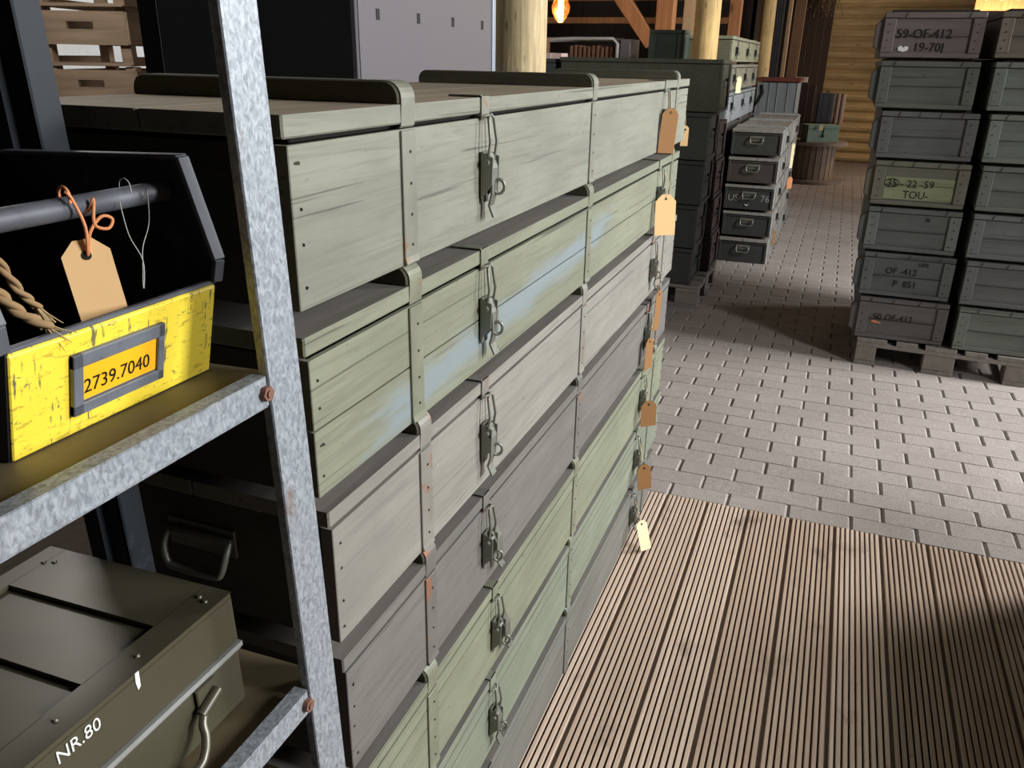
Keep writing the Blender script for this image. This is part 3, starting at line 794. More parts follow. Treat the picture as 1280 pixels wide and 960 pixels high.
# ------------------------------------------------------------------ pallets
m_pal = raw_wood('pallet_wood', lin(134, 127, 120), 'Y', 31, .3)
m_block = plain('pallet_chipblock', lin(126, 119, 110), .9, nz=.35)
def pallet(label, loc, rz):
    """0.8 wide (x) by 1.2 long (y), origin at near left corner"""
    root = empty('pallet', loc, label, 'pallet', rz, 'wooden pallets')
    for (a, b) in ((0, .145), (.19, .29), (.3275, .4725), (.51, .61), (.655, .8)):
        m = MB(); m.box(a, b, 0, 1.2, .122, .144); m.build('deck_board', m_pal, root, bevel=.002)
    for y in (0, .5275, 1.055):
        m = MB(); m.box(0, .8, y, y+.145, .100, .1215); m.build('stringer_board', m_pal, root, bevel=.002)
        for (a, b) in ((0, .1), (.3275, .4725), (.7, .8)):
            m = MB(); m.box(a, b, y, y+.145, .022, .0995); m.build('block', m_block, root, bevel=.003)
    for (a, b) in ((0, .1), (.3275, .4725), (.7, .8)):
        m = MB(); m.box(a, b, 0, 1.2, 0, .0215); m.build('bottom_board', m_pal, root, bevel=.002)
    return root
pallet('worn wooden pallet under the two columns of stencilled crates on the right', (.640, 1.815, .001), -.05)
pallet('wooden pallet under the dark crates behind the long crate stack', (-.310, 2.50, .001), PI/2)

# ------------------------------------------------------------------ ammunition crates with cleated ends
def ammo(label, x0, x1, y0, y1, z0, z1, mat, mat2, lettering=(), ax='Y', notch=3, rz=0.0, cleat_side=True, ring=False, group=None, patch=None, m_cl=None, name='ammunition_crate', gap=0.004):
    """box with its cleated end towards -Y (ax Y) or +X (ax X)"""
    if ax == 'Y': root = empty(name, (x0, y0, z0), label, 'crate', rz, group); w, d = x1-x0, y1-y0
    else: root = empty(name, (x1, y0, z0), label, 'crate', PI/2+rz, group); w, d = y1-y0, x1-x0
    h = z1-z0-gap
    m = MB(); m.box(.004, w-.004, .008, d-.008, .002, h-.028); 
    m.box(.012, w-.012, .012, d-.012, h-.030, h-.024)
    m.build('body', mat, root, bevel=.003)
    m = MB(); m.box(0, w, -.002, d, h-.024, h)
    if gap > .006: m.box(.03, w-.03, .03, d-.03, h-.001, z1-z0-.001, 1)
    m.build('lid', [mat, m_gap], root, bevel=.003)
    cw = .052
    for a in (0, w-cw):
        m = MB(); m.box(a+.002, a+cw, -.004, .012, .022, h-.027)
        for q in range(4): m.cyl((a+cw*.45+random.uniform(-.008, .008), -.0035, .04+q*(h-.09)/3), (a+cw*.45, -.0058, .04+q*(h-.09)/3), .003, n=6, mi=1)
        m.build('end_cleat', [m_cl or mat2, m_nail], root, bevel=.003)
    m = MB(); m.box(.001, w-.001, -.003, .014, 0, .020); m.build('foot_batten', mat, root, bevel=.003)
    m = MB(); m.box(cw+.004, w-cw-.004, .001, .010, h*.47, h*.473); m.build('board_seam', m_gap, root)
    if notch:
        m = MB()
        for q in range(notch):
            xx = w*(.16+.68*q/max(1, notch-1))+random.uniform(-.02, .02)
            m.prism([(xx, h-.022), (xx+.010, h-.001), (xx+.014, h-.001), (xx+.006, h-.022)], 1, -.0035, -.0018)
        m.build('hinge_gap', m_gap, root)
    if cleat_side:
        m = MB()   # rope-handle cleat on the left flank
        m.prism([(.004, .02), (-.034, .045), (-.034, h*.74), (.004, h*.9)], 1, .012, .075); m.build('side_cleat', mat, root, bevel=.003)
    if ring:
        m = MB(); rr = [(w*.5+.022*math.cos(2*PI*k/12), -.010-.006*abs(math.sin(PI*k/12)), h*.5+.034*math.sin(2*PI*k/12)) for k in range(12)]
        m.tube(rr, .0055, 6, closed=True); m.cyl((w*.5, .002, h*.5+.034), (w*.5, -.014, h*.5+.034), .009, n=8)
        m.build('rope_ring', m_steel_dark, root)
    if patch:
        a, b, c_, d_, mm = patch
        m = MB(); m.box(a, b, .0055, .0075, c_, d_); m.build('paint_patch', mm, root)
    for (s, sz, lx, lz) in lettering:
        text('lettering', s, sz, (lx, .0048, lz), FRONT, m_ink, root, ext=.0008, sx=.95, label='black stencilled marking')
    return root
def pw(name, c, ax='X', seed=0, wear=.25): return painted_wood(name, c, ax, wear, None, seed, .18)
R_cols = [lin(110, 99, 96), lin(95, 98, 90), lin(96, 97, 96), lin(105, 104, 90), lin(93, 97, 93), lin(89, 92, 91), lin(94, 90, 87)]
zb = [1.520, 1.296, 1.066, .842, .615, .382, .150]
zt = [1.722, 1.514, 1.290, 1.060, .836, .609, .376]
xl = [.507, .523, .566, .578, .584, .602, .618]
marks = [[('59-OF-412', .056, .060, .084), ('19-70J', .054, .140, .028)], [], [], [('35 - 22 -59', .050, .066, .088), ('TOU-', .050, .145, .036)], [('70', .022, .265, .155)],
         [('OF -412', .046, .110, .115), ('P  851', .046, .155, .050), ('1592', .026, .255, .162)], [('50 OF-412', .046, .075, .100)]]
rl = ['crate stencilled 59-OF-412 with white paint spot, top left on the right-hand pallet',
      'plain green-grey crate directly under the crate stencilled 59-OF-412',
      'plain slate grey crate with a board seam, just above the crate stencilled 22-59',
      'crate with pale green panel stencilled 22-59 on the right-hand pallet',
      'plain crate with pale nail-marked end cleats, just below the crate stencilled 22-59',
      'grey crate with faint OF-412 and P 851 stencils, second lowest on the right-hand pallet',
      'dark crate with an orange scrape, bottom of the left column on the right-hand pallet']
m_patch = painted_wood('pale_green_stencil_panel', lin(134, 140, 108), 'X', .4, None, 44)
for k in range(7):
    a = pw('stack_crate_paint_%s' % names[k], R_cols[k], 'X', 50+k, .3)
    b = pw('stack_cleat_paint_%s' % names[k], sc(R_cols[k], 1.04 if k != 4 else 1.35), 'Z', 60+k, .4)
    r = ammo(rl[k], xl[k], xl[k]+.422, 1.825, 3.0, zb[k], zt[k]+.004, a, b, marks[k], notch=[2, 2, 4, 4, 2, 3, 4][k], group='stencilled crates on the right-hand pallet',
             patch=(.056, .365, .028, .135, m_patch) if k == 3 else None, gap=.013)
    if k == 0:
        m = MB(); m.prism([(.078, .030), (.10, .024), (.118, .030), (.122, .044), (.108, .050), (.100, .042), (.088, .052), (.076, .044)], 1, .0035, .0055); m.build('paint_spot', m_white_paint, r)
    if k == 3:
        m = MB(); ov = []
        for q in range(20):
            an = 2*PI*q/20; ov.append((.088+.034*math.cos(an), .004, .105+.020*math.sin(an)))
        m.tube(ov, .0015, 5, closed=True); m.build('stencil_oval', m_ink, r)
    if k == 6:
        m = MB(); m.prism([(.070, .085), (.090, .080), (.12, .080), (.12, .084), (.092, .094), (.078, .096)], 1, .0035, .0055); m.build('scrape', plain('orange_raw_wood', lin(196, 128, 92), .8), r)
xl2 = [.985, 1.0, 1.028, 1.044, 1.052, 1.068, 1.082]
R2 = [lin(102, 94, 83), lin(102, 106, 98), lin(104, 110, 101), lin(100, 103, 96), lin(102, 105, 103), lin(95, 95, 93), lin(107, 111, 103)]
r2l = ['rust-stained crate at the top of the right column, cut off by the picture edge',
       'green-grey crate second from the top in the right column at the picture edge',
       'smooth grey-green crate third from the top in the right column at the picture edge',
       'grey crate with a dark-nailed pale cleat, middle of the right column at the picture edge',
       'slate grey crate third from the bottom of the right column at the picture edge',
       'dark grey crate second from the bottom of the right column at the picture edge',
       'large grey-green crate at the bottom of the right column, on the right-hand pallet']
for k in range(7):
    a = pw('edge_crate_paint_%s' % names[k], R2[k], 'X', 70+k, .3); b = pw('edge_cleat_paint_%s' % names[k], sc(R2[k], 1.05), 'Z', 80+k, .4)
    ammo(r2l[k], xl2[k], xl2[k]+.425, 1.800, 2.98, zb[k]+(.004 if k < 6 else 0), zt[k]+.006, a, b, [], notch=[2, 2, 4, 3, 3, 4, 3][k], cleat_side=False, group='stencilled crates on the right-hand pallet', gap=.013)

# ------------------------------------------------------------------ dark crates behind the long stack
D_cols = [lin(60, 61, 60), lin(57, 59, 58), lin(56, 58, 58), lin(68, 71, 66), lin(74, 76, 64)]
zA = [.148, .383, .655, .925, 1.205]
xA = [-.372, -.366, -.352, -.345, -.300]
dl = ['black-grey crate resting on the pallet behind the long crate stack, front row',
      'second lowest dark crate of the front row behind the long crate stack',
      'dark crate in the middle of the front row behind the long crate stack',
      'dark blue-grey crate directly below the big olive crate behind the long stack',
      'big olive crate with rope ring on its end, topmost behind the long crate stack']
zA.append(1.503)
for k in range(5):
    a = pw('dark_crate_paint_%s' % names[k], D_cols[k], 'X', 90+k, .2); b = pw('dark_cleat_paint_%s' % names[k], sc(D_cols[k], 1.25), 'Z', 95+k, .2)
    ammo(dl[k], xA[k]-1.0, xA[k], 2.50, 2.885, zA[k], zA[k+1], a, b, [], 'X', 0, cleat_side=False, ring=True, group='dark crates behind the long stack')
for k in range(4):
    a = pw('rear_dark_paint_%s' % names[k], lin(84, 74, 72), 'X', 100+k, .2); b = pw('rear_dark_cleat_%s' % names[k], lin(112, 88, 86), 'Z', 105+k, .2)
    lb = ['bottom', 'second from the bottom', 'third from the bottom', 'topmost'][k]
    ammo('reddish-edged dark crate, %s in the rear row of dark crates' % lb, -1.33, -.315-.01*k, 2.93, 3.30, .148+.245*k, .148+.245*(k+1), a, b, [], 'X', 0,
         cleat_side=False, ring=True, group='dark crates behind the long stack')
# low boxes to the left of the big olive crate
a = pw('slate_box_paint', lin(74, 80, 82), 'X', 110, .2)
ammo('slate grey box left of the big olive crate, just above the top long crate', -1.96, -1.34, 2.52, 2.90, 1.205, 1.492, a, a, [], 'X', 0, cleat_side=False, group='dark crates behind the long stack')
ammo('stand-in lower box carrying the slate grey box beside the dark crates', -2.08, -1.53, 2.52, 2.90, .005, 1.2, a, a, [], 'X', 0, cleat_side=False, group='dark crates behind the long stack')['label'] = 'tall dark box hidden under the slate grey box behind the long stack'

# ------------------------------------------------------------------ long crates stacked farther back (US 76)
gl = [lin(66, 67, 62), lin(76, 70, 64), lin(62, 63, 61), lin(62, 63, 61), lin(58, 60, 58)]
m_side = painted_wood('weathered_grey_side', lin(150, 148, 142), 'Y', .5, lin(205, 204, 200), 120, .3)
m_ltop = raw_wood('weathered_lid_top', lin(150, 140, 130), 'Y', 121, .3, knots=False)
m_lband = metal('grey_band', lin(140, 140, 136), .5, .3, lin(90, 80, 70), 3, 30)
usl = ['grey-green long crate with bail handle, topmost of the column beside the cable drum', 'brownish long crate with bail handle directly above the crate marked US 76',
       'long crate marked US 76 in grey paint with bail handle between', 'dark long crate with bail handle directly below the crate marked US 76', 'dark long crate with bail handle at the bottom, below two under the US 76 mark']
for k in range(5):
    z = .002+.207*(4-k)
    me_ = pw('far_crate_end_%s' % names[k], gl[k], 'X', 130+k, .2)
    r = crate(usl[k], (-.008-.004*k % .01, 4.0+random.uniform(-.02, .02), z), .372, 2.27, .185, .0205, m_side, m_ltop, m_lband, m_side, [.22, 1.1, 2.05], [.5, 1.75], (), m_end=me_,
              group='long crates with bail handles farther back', hand=False, name='wooden_crate', latch_mat=m_steel_dark)
    end_handle(r, -.186, .000, .112, m_steel_worn, w=.105)
    fr = MB()
    for (x0, x1, z0, z1) in ((-.372, -.352, 0, .156), (-.020, 0, 0, .156), (-.352, -.02, 0, .012), (-.352, -.02, .146, .156)):
        fr.box(x0, x1, -.006, .002, z0, z1)
    fr.build('end_frame', me_, r, bevel=.002)
    if k == 2:
        text('lettering', 'US', .072, (-.345, -.0005, .060), FRONT, m_grey_paint, r, ext=.001)
        text('lettering', '76', .072, (-.100, -.0005, .064), FRONT, m_grey_paint, r, ext=.001)
        m = MB(); m.tube([(-.196+.012*math.cos(PI+PI*q/6), -.003, .040+.010*math.sin(PI+PI*q/6)) for q in range(7)], .003, 6); m.build('white_mark', m_white_paint, r)
for k in range(5):
    z = .002+.207*(4-k)
    me_ = pw('left_far_crate_end_%s' % names[k], sc(gl[k], .8), 'X', 140+k, .2)
    crate(['topmost', 'second', 'third', 'fourth', 'lowest'][k]+' dark long crate of the half-hidden column left of the US 76 column', (-.455, 4.0+random.uniform(-.02, .02), z), .372, 2.27, .185, .0205, me_, m_ltop, m_lband, me_, [.22, 1.1, 2.05], [], (),
          group='long crates with bail handles farther back', name='wooden_crate', latch_mat=m_steel_dark)
# three pale long boxes with latches lying on the left column
pl = [(lin(150, 156, 160), 1.042, .232, 'blue-grey long box with white scuffs, lowest of three on the dark crate column'),
      (lin(138, 134, 116), 1.283, .196, 'brownish long box with a hanging tag, middle of three on the dark crate column'),
      (lin(150, 150, 122), 1.490, .186, 'pale green long box with latches, topmost of three behind the pale log post')]
for k, (c_, z, h, lb) in enumerate(pl):
    mm = painted_wood('pale_long_box_%s' % names[k], c_, 'Y', .5, lin(215, 218, 220) if k == 0 else None, 150+k, .25)
    md = pw('pale_long_box_end_%s' % names[k], sc(c_, .55), 'X', 155+k)
    crate(lb, (-.452, 4.06-.03*k, z), .38, 2.0, h-.010, .010, mm, mm, m_lband, mm, [.3, 1.7], [.22, .95, 1.6], (), m_end=md, group='pale long boxes on the dark crate column', hand=False, latch_mat=m_steel_dark, name='long_box')
paper_tag('price_tag', 'cream tag hanging on the brownish long box beside the pale log post', (-.424, 4.42, 1.37), .055, .125, (.8, -.6, 0), (0, 0, 1), m_kraft_pale, [(-.448, 4.4, 1.45), (-.43, 4.41, 1.41), (-.424, 4.42, 1.37)])
paper_tag('price_tag', 'small brown tag low on the side of the US 76 crate column, near the paving', (.008, 4.32, .20), .045, .12, (.9, -.4, 0), (0, 0, 1), m_kraft_dark, [(0, 4.3, .30), (.006, 4.31, .25), (.008, 4.32, .20)])
paper_tag('price_tag', 'cream strip tag near the top of the US 76 crate column side', (.010, 5.4, .80), .04, .22, (.8, -.6, 0), (0, 0, 1), m_kraft_pale, [(0, 5.38, .95), (.006, 5.4, .88), (.010, 5.4, .80)])
paper_tag('price_tag', 'orange tag on the far side of the US 76 crate column beside the drum', (.012, 5.6, .48), .07, .11, (.8, -.6, 0), (0, 0, 1), m_cord, [(0, 5.58, .56), (.01, 5.6, .52), (.012, 5.6, .48)])

# ------------------------------------------------------------------ chest behind the far crates
m_chest = painted_wood('grey_chest_paint', lin(128, 130, 130), 'Z', .5, lin(205, 206, 204), 160, .25)
c0 = empty('wooden_chest', (-.48, 6.50, 0), 'grey scuffed chest with a red-brown lid edge behind the far long crates', 'chest')
m = MB(); m.box(0, .40, 0, .6, .02, 1.30); 
for x in (0, .12, .20, .30, .388): m.box(x, x+.012, -.008, 0, .02, 1.30)
m.build('body', m_chest, c0, bevel=.004)
m = MB(); m.box(-.01, .42, -.012, .61, 1.31, 1.345); m.build('lid', raw_wood('red_brown_lid', lin(104, 52, 36), 'X', 5, knots=False), c0, bevel=.004)
m = MB(); m.tube([(.05, -.012, 1.28), (.07, -.02, 1.2), (.03, -.022, 1.12), (-.01, -.02, 1.06)], .012, 6); m.build('strap', m_ink, c0)

# ------------------------------------------------------------------ log posts and timber frame
def log(name, label, x, y, r, h, mat, lean=(0, 0), seg=14, z0=0.0):
    root_path = []
    m = MB(); pts = []; rad = []
    for k in range(seg+1):
        q = k/seg; pts.append((lean[0]*q+.006*math.sin(q*5+x*9), lean[1]*q+.006*math.cos(q*4+y), z0+h*q)); rad.append(r*(1.03-.06*q+.015*math.sin(q*11+x)))
    m.tube(pts, rad, 20)
    o = m.build(name, mat, loc=(x, y, 0)); return tag(o, label, 'post')
m_logA = raw_wood('peeled_log_grey', lin(205, 184, 142), 'Z', 41, .5, scale=2.2)
m_logB = raw_wood('peeled_log_yellow', lin(226, 190, 128), 'Z', 42, .42, scale=2.0)
m_timber = raw_wood('red_pine_timber', lin(190, 128, 82), 'Z', 43, .3, scale=.8)
m_timber_pale = raw_wood('pale_timber', lin(204, 166, 126), 'Z', 46, .25, scale=.8)
log('log_post', 'thick peeled log post behind the top long crate, beside the grey steel cabinet', -.913, .80, .106, 4.79, m_logA)
log('log_post', 'yellow peeled log post rising behind the big olive crate', -.600, 3.64, .088, 4.79, m_logB)
log('log_post', 'slim golden log post farther back behind the grey chest', -.535, 7.40, .074, 4.79, m_logB)
def timber(label, a, b, w, h, mat, name='timber_post', up=(0, 1, 0), cat='beam'):
    m = MB(); a = V(a); b = V(b); m.bar((0, 0, 0), b-a, w, h, upv=up)
    return tag(m.build(name, mat, loc=a, bevel=.006), label, cat)

# ------------------------------------------------------------------ cabinets behind the long crates
m_gcab = plain('grey_cabinet_enamel', lin(100, 96, 99), .5, .05, nz=.04)
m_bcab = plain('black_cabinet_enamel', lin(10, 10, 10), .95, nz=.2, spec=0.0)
m_edge = plain('bluish_cabinet_edge', lin(150, 160, 172), .4, .3)
cb = empty('steel_cabinet', (-.90, -.53, 0), 'grey steel cabinet with a row of bolt holes beside the thick log post', 'cabinet')
m = MB(); m.box(-.42, 0, 0, .98, .02, 2.15); m.build('body', m_gcab, cb, bevel=.004)
m = MB(); m.box(-.02, .006, .972, 1.0, .02, 2.15); m.build('edge_strip', m_edge, cb, bevel=.002)
m = MB()
for q in range(4): m.prism([(.119+.254*q-.010, 1.582), (.119+.254*q+.010, 1.582), (.119+.254*q+.010, 1.612), (.119+.254*q-.010, 1.612)], 0, -.004, .0012)
m.build('bolt_hole', m_ink, cb)
m = MB(); m.box(0, .002, .03, .95, .06, .064); m.box(0, .003, .008, .018, .03, 2.14); m.build('fold_seam', m_gcab, cb)
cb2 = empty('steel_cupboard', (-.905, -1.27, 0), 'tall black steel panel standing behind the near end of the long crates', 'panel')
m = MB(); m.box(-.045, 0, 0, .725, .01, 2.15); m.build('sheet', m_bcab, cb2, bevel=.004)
m = MB(); m.box(-.047, .002, -.002, 0, .01, 2.15); m.build('edge_strip', m_galv_dark, cb2, bevel=.001)

# ------------------------------------------------------------------ wooden fruit crates at upper left
m_fruit = raw_wood('fruit_crate_slats', lin(196, 170, 144), 'X', 61, .3)
m_fruitY = raw_wood('fruit_crate_side_slats', lin(192, 166, 140), 'Y', 62, .3)
def fruit_crate(label, loc, rz):
    root = empty('fruit_crate', loc, label, 'crate', rz, 'slatted fruit crates')
    w, d, h = .345, .52, .19
    for y in (0, d-.014):
        m = MB(); z0, z1 = .074, .190; hx0, hx1 = .122, .222; hz0, hz1 = .128, .154
        m.box(0, hx0, y, y+.014, z0, z1); m.box(hx1, w, y, y+.014, z0, z1); m.box(hx0, hx1, y, y+.014, z0, hz0); m.box(hx0, hx1, y, y+.014, hz1, z1)
        m.build('end_board', m_fruit, root)
    for x in (-.010, w):
        for (z0, z1) in ((.004, .034), (.076, .188)):
            m = MB(); m.box(x, x+.010, 0, d, z0, z1); m.build('side_slat', m_fruitY, root, bevel=.001)
    for (x, y) in ((.0, .016), (w-.040, .016), (.0, d-.061), (w-.040, d-.061)):
        m = MB(); m.box(x, x+.040, y, y+.045, 0, .2025); m.build('corner_post', m_fruit, root, bevel=.002)
    m = MB()
    for q in range(5): m.box(.012+.066*q, .012+.066*q+.054, .015, d-.015, .0, .010)
    m.build('bottom_slats', m_fruitY, root)
    m = MB(); m.box(0, w, 0, .012, 0, .012); m.build('end_rail', m_fruit, root, bevel=.001)
    return root
for k in range(9):
    lb = ['bottom', 'second from the bottom', 'third from the bottom', 'fourth from the bottom', 'fifth from the bottom', 'fourth from the top', 'third from the top', 'second from the top', 'topmost'][k]
    fruit_crate('slatted fruit crate with hand slot, %s in the stack at upper left' % lb, (-2.46+random.uniform(-.006, .006), -.235+random.uniform(-.006, .006), .004+.2040*k), .34+random.uniform(-.015, .015))
m_whitewall = plain('white_wall_panel', lin(225, 225, 222), .8)
m = MB(); m.box(-3.6, -3.57, -.9, 2.2, 0, 2.4); struct(m.build('partition', m_whitewall))
point('fruit_crate_fill', (-1.75, -1.05, 2.3), 26, (1.0, .95, .90), .12)  # added fill light without a fixture, brightens the fruit crates

# ------------------------------------------------------------------ background behind, left of the pale log
timber('square reddish timber post carrying the diagonal brace, behind the big olive crate', (-1.17, 5.0, 0), (-1.17, 5.0, 4.79), .15, .15, m_timber)
timber('diagonal timber brace running up left from the reddish square post', (-1.27, 5.0, 1.62), (-2.05, 5.0, 2.58), .12, .10, m_timber, 'timber_brace')
timber('pale rounded timber beside the reddish square post', (-1.02, 5.3, 0), (-.98, 5.3, 4.79), .13, .12, m_timber_pale)
timber('orange timber post behind the pale green long box', (-.80, 6.7, 0), (-.80, 6.7, 4.79), .12, .12, m_timber)
timber('lower horizontal rail in the dark behind the hanging bulb', (-6.51, 7.8, 1.93), (-1.0, 7.8, 1.93), .05, .07, m_timber, 'timber_rail', (0, 0, 1))
timber('upper horizontal rail in the dark behind the hanging bulb', (-6.51, 7.8, 2.18), (-1.0, 7.8, 2.18), .05, .07, m_timber, 'timber_rail', (0, 0, 1))
timber('orange-lit beam behind the three glowing bulbs at top right', (1.72, 9.95, 2.19), (3.69, 9.95, 2.19), .06, .22, m_timber, 'timber_beam', (0, 0, 1))
timber('thin pale board standing upright left of the dark plank panel', (-.40, 8.6, 0), (-.40, 8.6, 4.79), .05, .06, m_timber_pale, 'timber_board')
timber('brown board standing next to the thin pale board', (-.31, 8.75, 0), (-.27, 8.75, 4.79), .13, .04, raw_wood('brown_board', lin(138, 104, 76), 'Z', 77, .3), 'timber_board')
a = pw('dark_green_box_paint', lin(74, 84, 74), 'X', 170, .2)
ammo('dark green box in front of the pale rounded timber, left of the yellow log post', -1.02, -.76, 3.72, 3.95, 1.10, 1.70, a, a, [], 'Y', 0, cleat_side=False, group=None, name='wooden_box')
ammo('dark box under the dark green box beside the yellow log post', -1.06, -.74, 3.70, 3.97, .005, 1.095, a, a, [], 'Y', 0, cleat_side=False, group=None, name='wooden_box')
# dark sheet between golden log and board
m = MB(); m.box(-.52, -.42, 8.0, 8.03, 0, 2.9)
for x in (-.50, -.47, -.44): m.box(x, x+.01, 7.99, 8.0, 0, 2.9)
tag(m.build('metal_sheet', metal('dark_grey_sheet', lin(70, 70, 74), .5, .4)), 'dark ribbed metal sheet between the golden log post and the pale board', 'panel')
# dark brown plank panel left of the log wall
m = MB()
for q in range(4): m.box(-.40+.11*q, -.40+.11*q+.106, 11.2, 11.24, 0, 4.79)
tag(m.build('plank_panel', raw_wood('dark_brown_planks', lin(66, 50, 42), 'Z', 66, .3)), 'dark brown plank panel beside the pine log wall at the back', 'panel')
m = MB()
for q in range(60):
    x = random.uniform(-.36, .06); p0 = V((x*.6, 10.9, 2.55)); 
    p1 = p0+V((random.uniform(-.18, .18), random.uniform(-.1, .1), -random.uniform(.15, .45)))
    m.tube([p0, p0.lerp(p1, .5)+V((random.uniform(-.03, .03), 0, .02)), p1], [.006, .005, .003], 4)
    m.lathe([(0, -.015), (.014, 0), (0, .015)], 6, c=p1)
tag(m.build('dried_plants', plain('dried_stems', lin(120, 100, 70), .9, nz=.4)), 'bunch of dried plants hanging in front of the dark plank panel', 'plants')

# hanging bulb lamps
t = NT('amber_glass'); t.b.inputs['Base Color'].default_value = (1, .48, .16, 1); t.b.inputs['Transmission Weight'].default_value = 0.8; t.b.inputs['Roughness'].default_value = .02; t.b.inputs['IOR'].default_value = 1.4
m_amber = t.m
m_fil = plain('glowing_filament', lin(255, 200, 110), .5, emit=(1, .62, .22, 1), strength=22)
def pendant(label, x, y, zb_, power, k=1.0):
    root = empty('pendant_lamp', (x, y, zb_), label, 'lamp', group='hanging filament bulbs')
    m = MB(); m.lathe([(a_*k, b_*k) for a_, b_ in ((.0, 0), (.016, .004), (.030, .022), (.046, .052), (.050, .075), (.043, .10), (.026, .13), (.018, .15))], 24); m.build('bulb', m_amber, root)
    m = MB(); m.cyl((0, 0, .012*k), (0, 0, .125*k), .011*k, n=12); m.build('filament', m_fil, root)
    m = MB(); m.cyl((0, 0, .148*k), (0, 0, .148*k+.052), .021, n=16); m.build('socket', m_ink, root)
    m = MB(); m.tube([(0, 0, .148*k+.05), (0, 0, 4.8-zb_)], .004, 6); m.build('cable', m_ink, root)
    root.scale = (1, 1, 1)
    point('pendant_light', (x, y-.09, zb_+.05), power, (1.0, .76, .52), .05)
pendant('amber filament bulb hanging near the thick log post', -1.80, 4.0, 1.750, 7, 1.45)
for q in range(3):
    pendant(['leftmost', 'middle', 'rightmost'][q]+' of three glowing bulbs peeking above the stencilled crates at top right', 1.80+.17*q, 9.6, 2.235, 34)
# clothes rack, blankets and carton behind
root = empty('tube_rack', (-1.985, 5.0, 0), 'white tubular metal rack holding brown blankets in the dark background', 'rack')
m_wtube = plain('white_tube_enamel', lin(190, 188, 182), .4)
m = MB()
for y in (0, .35):
    m.tube([(-.45, y, 0), (-.45, y, 1.60), (-.42, y, 1.65), (0, y, 1.66), (.36, y, 1.66), (.40, y, 1.62), (.40, y, 0)], .016, 8)
for x in (-.45, .40):
    for z in (.4, 1.3): m.cyl((x, 0, z), (x, .35, z), .012, n=8)
m.build('frame', m_wtube, root)
m = MB(); m.box(.42, .52, 0, .35, .1, 1.66); m.build('side_panel', m_gcab, root, bevel=.01)
m_blk2 = plain('brown_blanket', lin(128, 92, 72), .95, nz=.25)
for q in range(10):
    m = MB(); m.box(0, .034, 0, .28, 0, .60); 
    tag(m.build('folded_blanket', m_blk2, loc=(-2.045+.042*q, 5.03, 1.0+random.uniform(-.01, .01)), bevel=.012, seg=2), 'folded brown blanket standing upright in the row in the white tubular rack', 'blanket', 'folded brown blankets in the rack')
m = MB(); m.box(-.43, .38, .02, .33, .98, .998); m.build('tray', m_wtube, root)
for q, (x, r_) in enumerate(((-2.68, .06), (-2.545, .07))):
    m = MB(); m.cyl((0, 0, .93), (0, 0, 1.66), r_, r_*.95, n=18)
    tag(m.build('felt_roll', m_blk2, loc=(x+.35, 4.72, 0)), ['left, thinner brown felt roll beside the white tubular rack', 'right, thicker brown felt roll beside the white tubular rack'][q], 'roll', 'brown felt rolls')
m = MB(); m.box(-2.5, -2.02, 4.6, 4.9, .0, .925); tag(m.build('wooden_bench', m_timber, bevel=.01), 'low timber bench under the brown felt rolls', 'bench')
m = MB(); m.box(0, .17, 0, .15, 0, .30); m.box(.075, .095, -.001, .151, 0, .301, 1)
tag(m.build('carton', [plain('pinkish_carton', lin(222, 190, 182), .8), plain('pale_tape', lin(232, 205, 198), .5)], loc=(-1.72, 3.3, 1.225), bevel=.003), 'small pinkish white carton beside the thick log post', 'box')
m = MB(); m.box(-2.15, -1.53, 3.15, 3.55, .0, 1.215); tag(m.build('wooden_box', a, bevel=.01), 'dark box carrying the pinkish white carton', 'box')

# ------------------------------------------------------------------ cable drum and the things around it
m_drum = raw_wood('drum_staves', lin(150, 132, 116), 'Z', 71, .35, knots=False)
m_drumtop = raw_wood('drum_flange_wood', lin(140, 124, 112), 'X', 72, .3, knots=False)
dr = empty('cable_drum', (.09, 9.35, 0), 'wooden cable drum used as a table in front of the log wall', 'table')
m = MB(); n = 22
for k in range(n):
    a0, a1 = 2*PI*k/n+.02, 2*PI*(k+1)/n-.02
    m.prism([(.235*math.cos(a0), .235*math.sin(a0)), (.275*math.cos(a0), .275*math.sin(a0)), (.275*math.cos(a1), .275*math.sin(a1)), (.235*math.cos(a1), .235*math.sin(a1))], 2, .048, .485)
m.cyl((0, 0, .05), (0, 0, .48), .24, n=24, mi=0, smooth=False)
m.build('barrel', m_drum, dr)
for (z0, nm) in ((0.0, 'lower_flange'), (.487, 'top_flange')):
    m = MB(); m.cyl((0, 0, z0), (0, 0, z0+.045), .41, n=40, smooth=False); m.build(nm, m_drumtop, dr, bevel=.005)
gb = empty('document_box', (-.01, 8.98, .534), 'pale green metal box with small tag and dark latch on the cable drum', 'box', .34)
m_gbox = plain('pale_green_enamel', lin(140, 164, 150), .5)
m = MB(); m.box(0, .40, 0, .28, 0, .17); m.build('body', m_gbox, gb, bevel=.004)
m = MB(); m.box(-.003, .403, -.003, .283, .173, .215); m.build('lid', m_gbox, gb, bevel=.004)
m = MB(); m.box(.19, .205, -.008, -.002, .09, .19); m.cyl((.197, -.006, .09), (.197, -.02, .07), .014, n=8); m.build('latch', m_ink, gb)
paper_tag('price_tag', 'small cream tag on the front of the pale green metal box', (.145, 9.0, .745), .05, .07, (.2, -.95, .1), (0, 0, 1), m_kraft_pale, [(.16, 9.0, .76), (.145, 9.0, .745)])
tb = empty('work_table', (-.46, 10.1, 0), 'plain dark table behind the cable drum carrying suitcases', 'table')
m_dkw = raw_wood('dark_table_wood', lin(70, 54, 44), 'X', 75, knots=False)
m = MB(); m.box(0, .80, 0, .5, .66, .70); m.build('table_top', m_dkw, tb, bevel=.004)
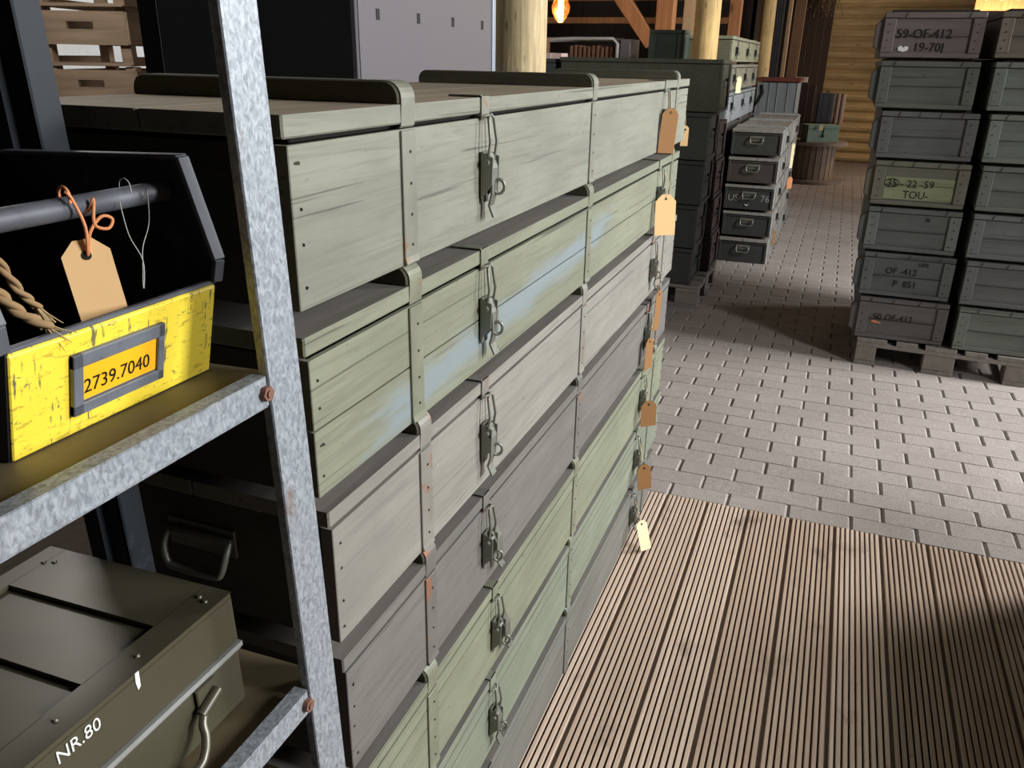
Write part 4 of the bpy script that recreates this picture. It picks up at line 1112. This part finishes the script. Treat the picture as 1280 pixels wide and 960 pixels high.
for x in (.03, .60):
    for y in (.03, .42):
        m = MB(); m.box(x, x+.05, y, y+.05, 0, .66); m.build('leg', m_dkw, tb)
def suitcase(label, loc, w, d, h, c_, rz=0):
    r = empty('suitcase', loc, label, 'suitcase', rz, 'old suitcases on the table')
    mm = plain('suitcase_shell_%d' % int(w*1000), c_, .5, nz=.25)
    m = MB(); m.box(0, w, 0, d, 0, h); m.build('shell', mm, r, bevel=.02, seg=3)
    m = MB(); m.box(w*.35, w*.37, -.004, d+.004, .01, h+.003); m.box(w*.72, w*.74, -.004, d+.004, .01, h+.003); m.build('strap', plain('suitcase_strap', lin(96, 84, 74), .5), r)
    m = MB(); m.tube([(w*.42, d/2, h), (w*.44, d/2, h+.03), (w*.58, d/2, h+.03), (w*.6, d/2, h)], .008, 6); m.build('handle', m_ink, r)
suitcase('dark oxblood suitcase standing upright behind the cable drum', (-.42, 10.14, .701), .40, .22, .50, lin(48, 28, 26))
suitcase('blue-grey suitcase standing right of the oxblood suitcase', (.02, 10.16, .701), .22, .22, .40, lin(62, 66, 78))
m = MB(); 
for q in range(2): m.cyl((.06*q, 0, 0), (.06*q, 0, .40), .038, n=14)
tag(m.build('felt_roll', plain('beige_felt', lin(142, 122, 112), .95), loc=(.29, 10.25, .701)), 'beige felt roll standing right of the blue-grey suitcase', 'roll')
m = MB(); m.box(0, .22, 0, .16, 0, .065); m.box(-.004, .224, -.004, .164, .05, .070); tag(m.build('carton', plain('white_carton', lin(206, 190, 172), .8), loc=(-.38, 10.17, 1.238), bevel=.003), 'flat whitish carton lying on the oxblood suitcase', 'box')

# ------------------------------------------------------------------ unseen crates added outside the right edge to shade the deck
a = pw('side_crate_paint', lin(96, 98, 88), 'Y', 180, .3)
for k in range(4):
    ammo('green crate added outside the picture to shade the deck, tier %s from the deck' % ['one', 'two', 'three', 'four', 'five'][k], 1.33, 2.20, -1.30, -.06, .001+.168*k, .166+.168*k, a, a, [], 'Y', 0, cleat_side=False, group='added shade crates right of the picture')
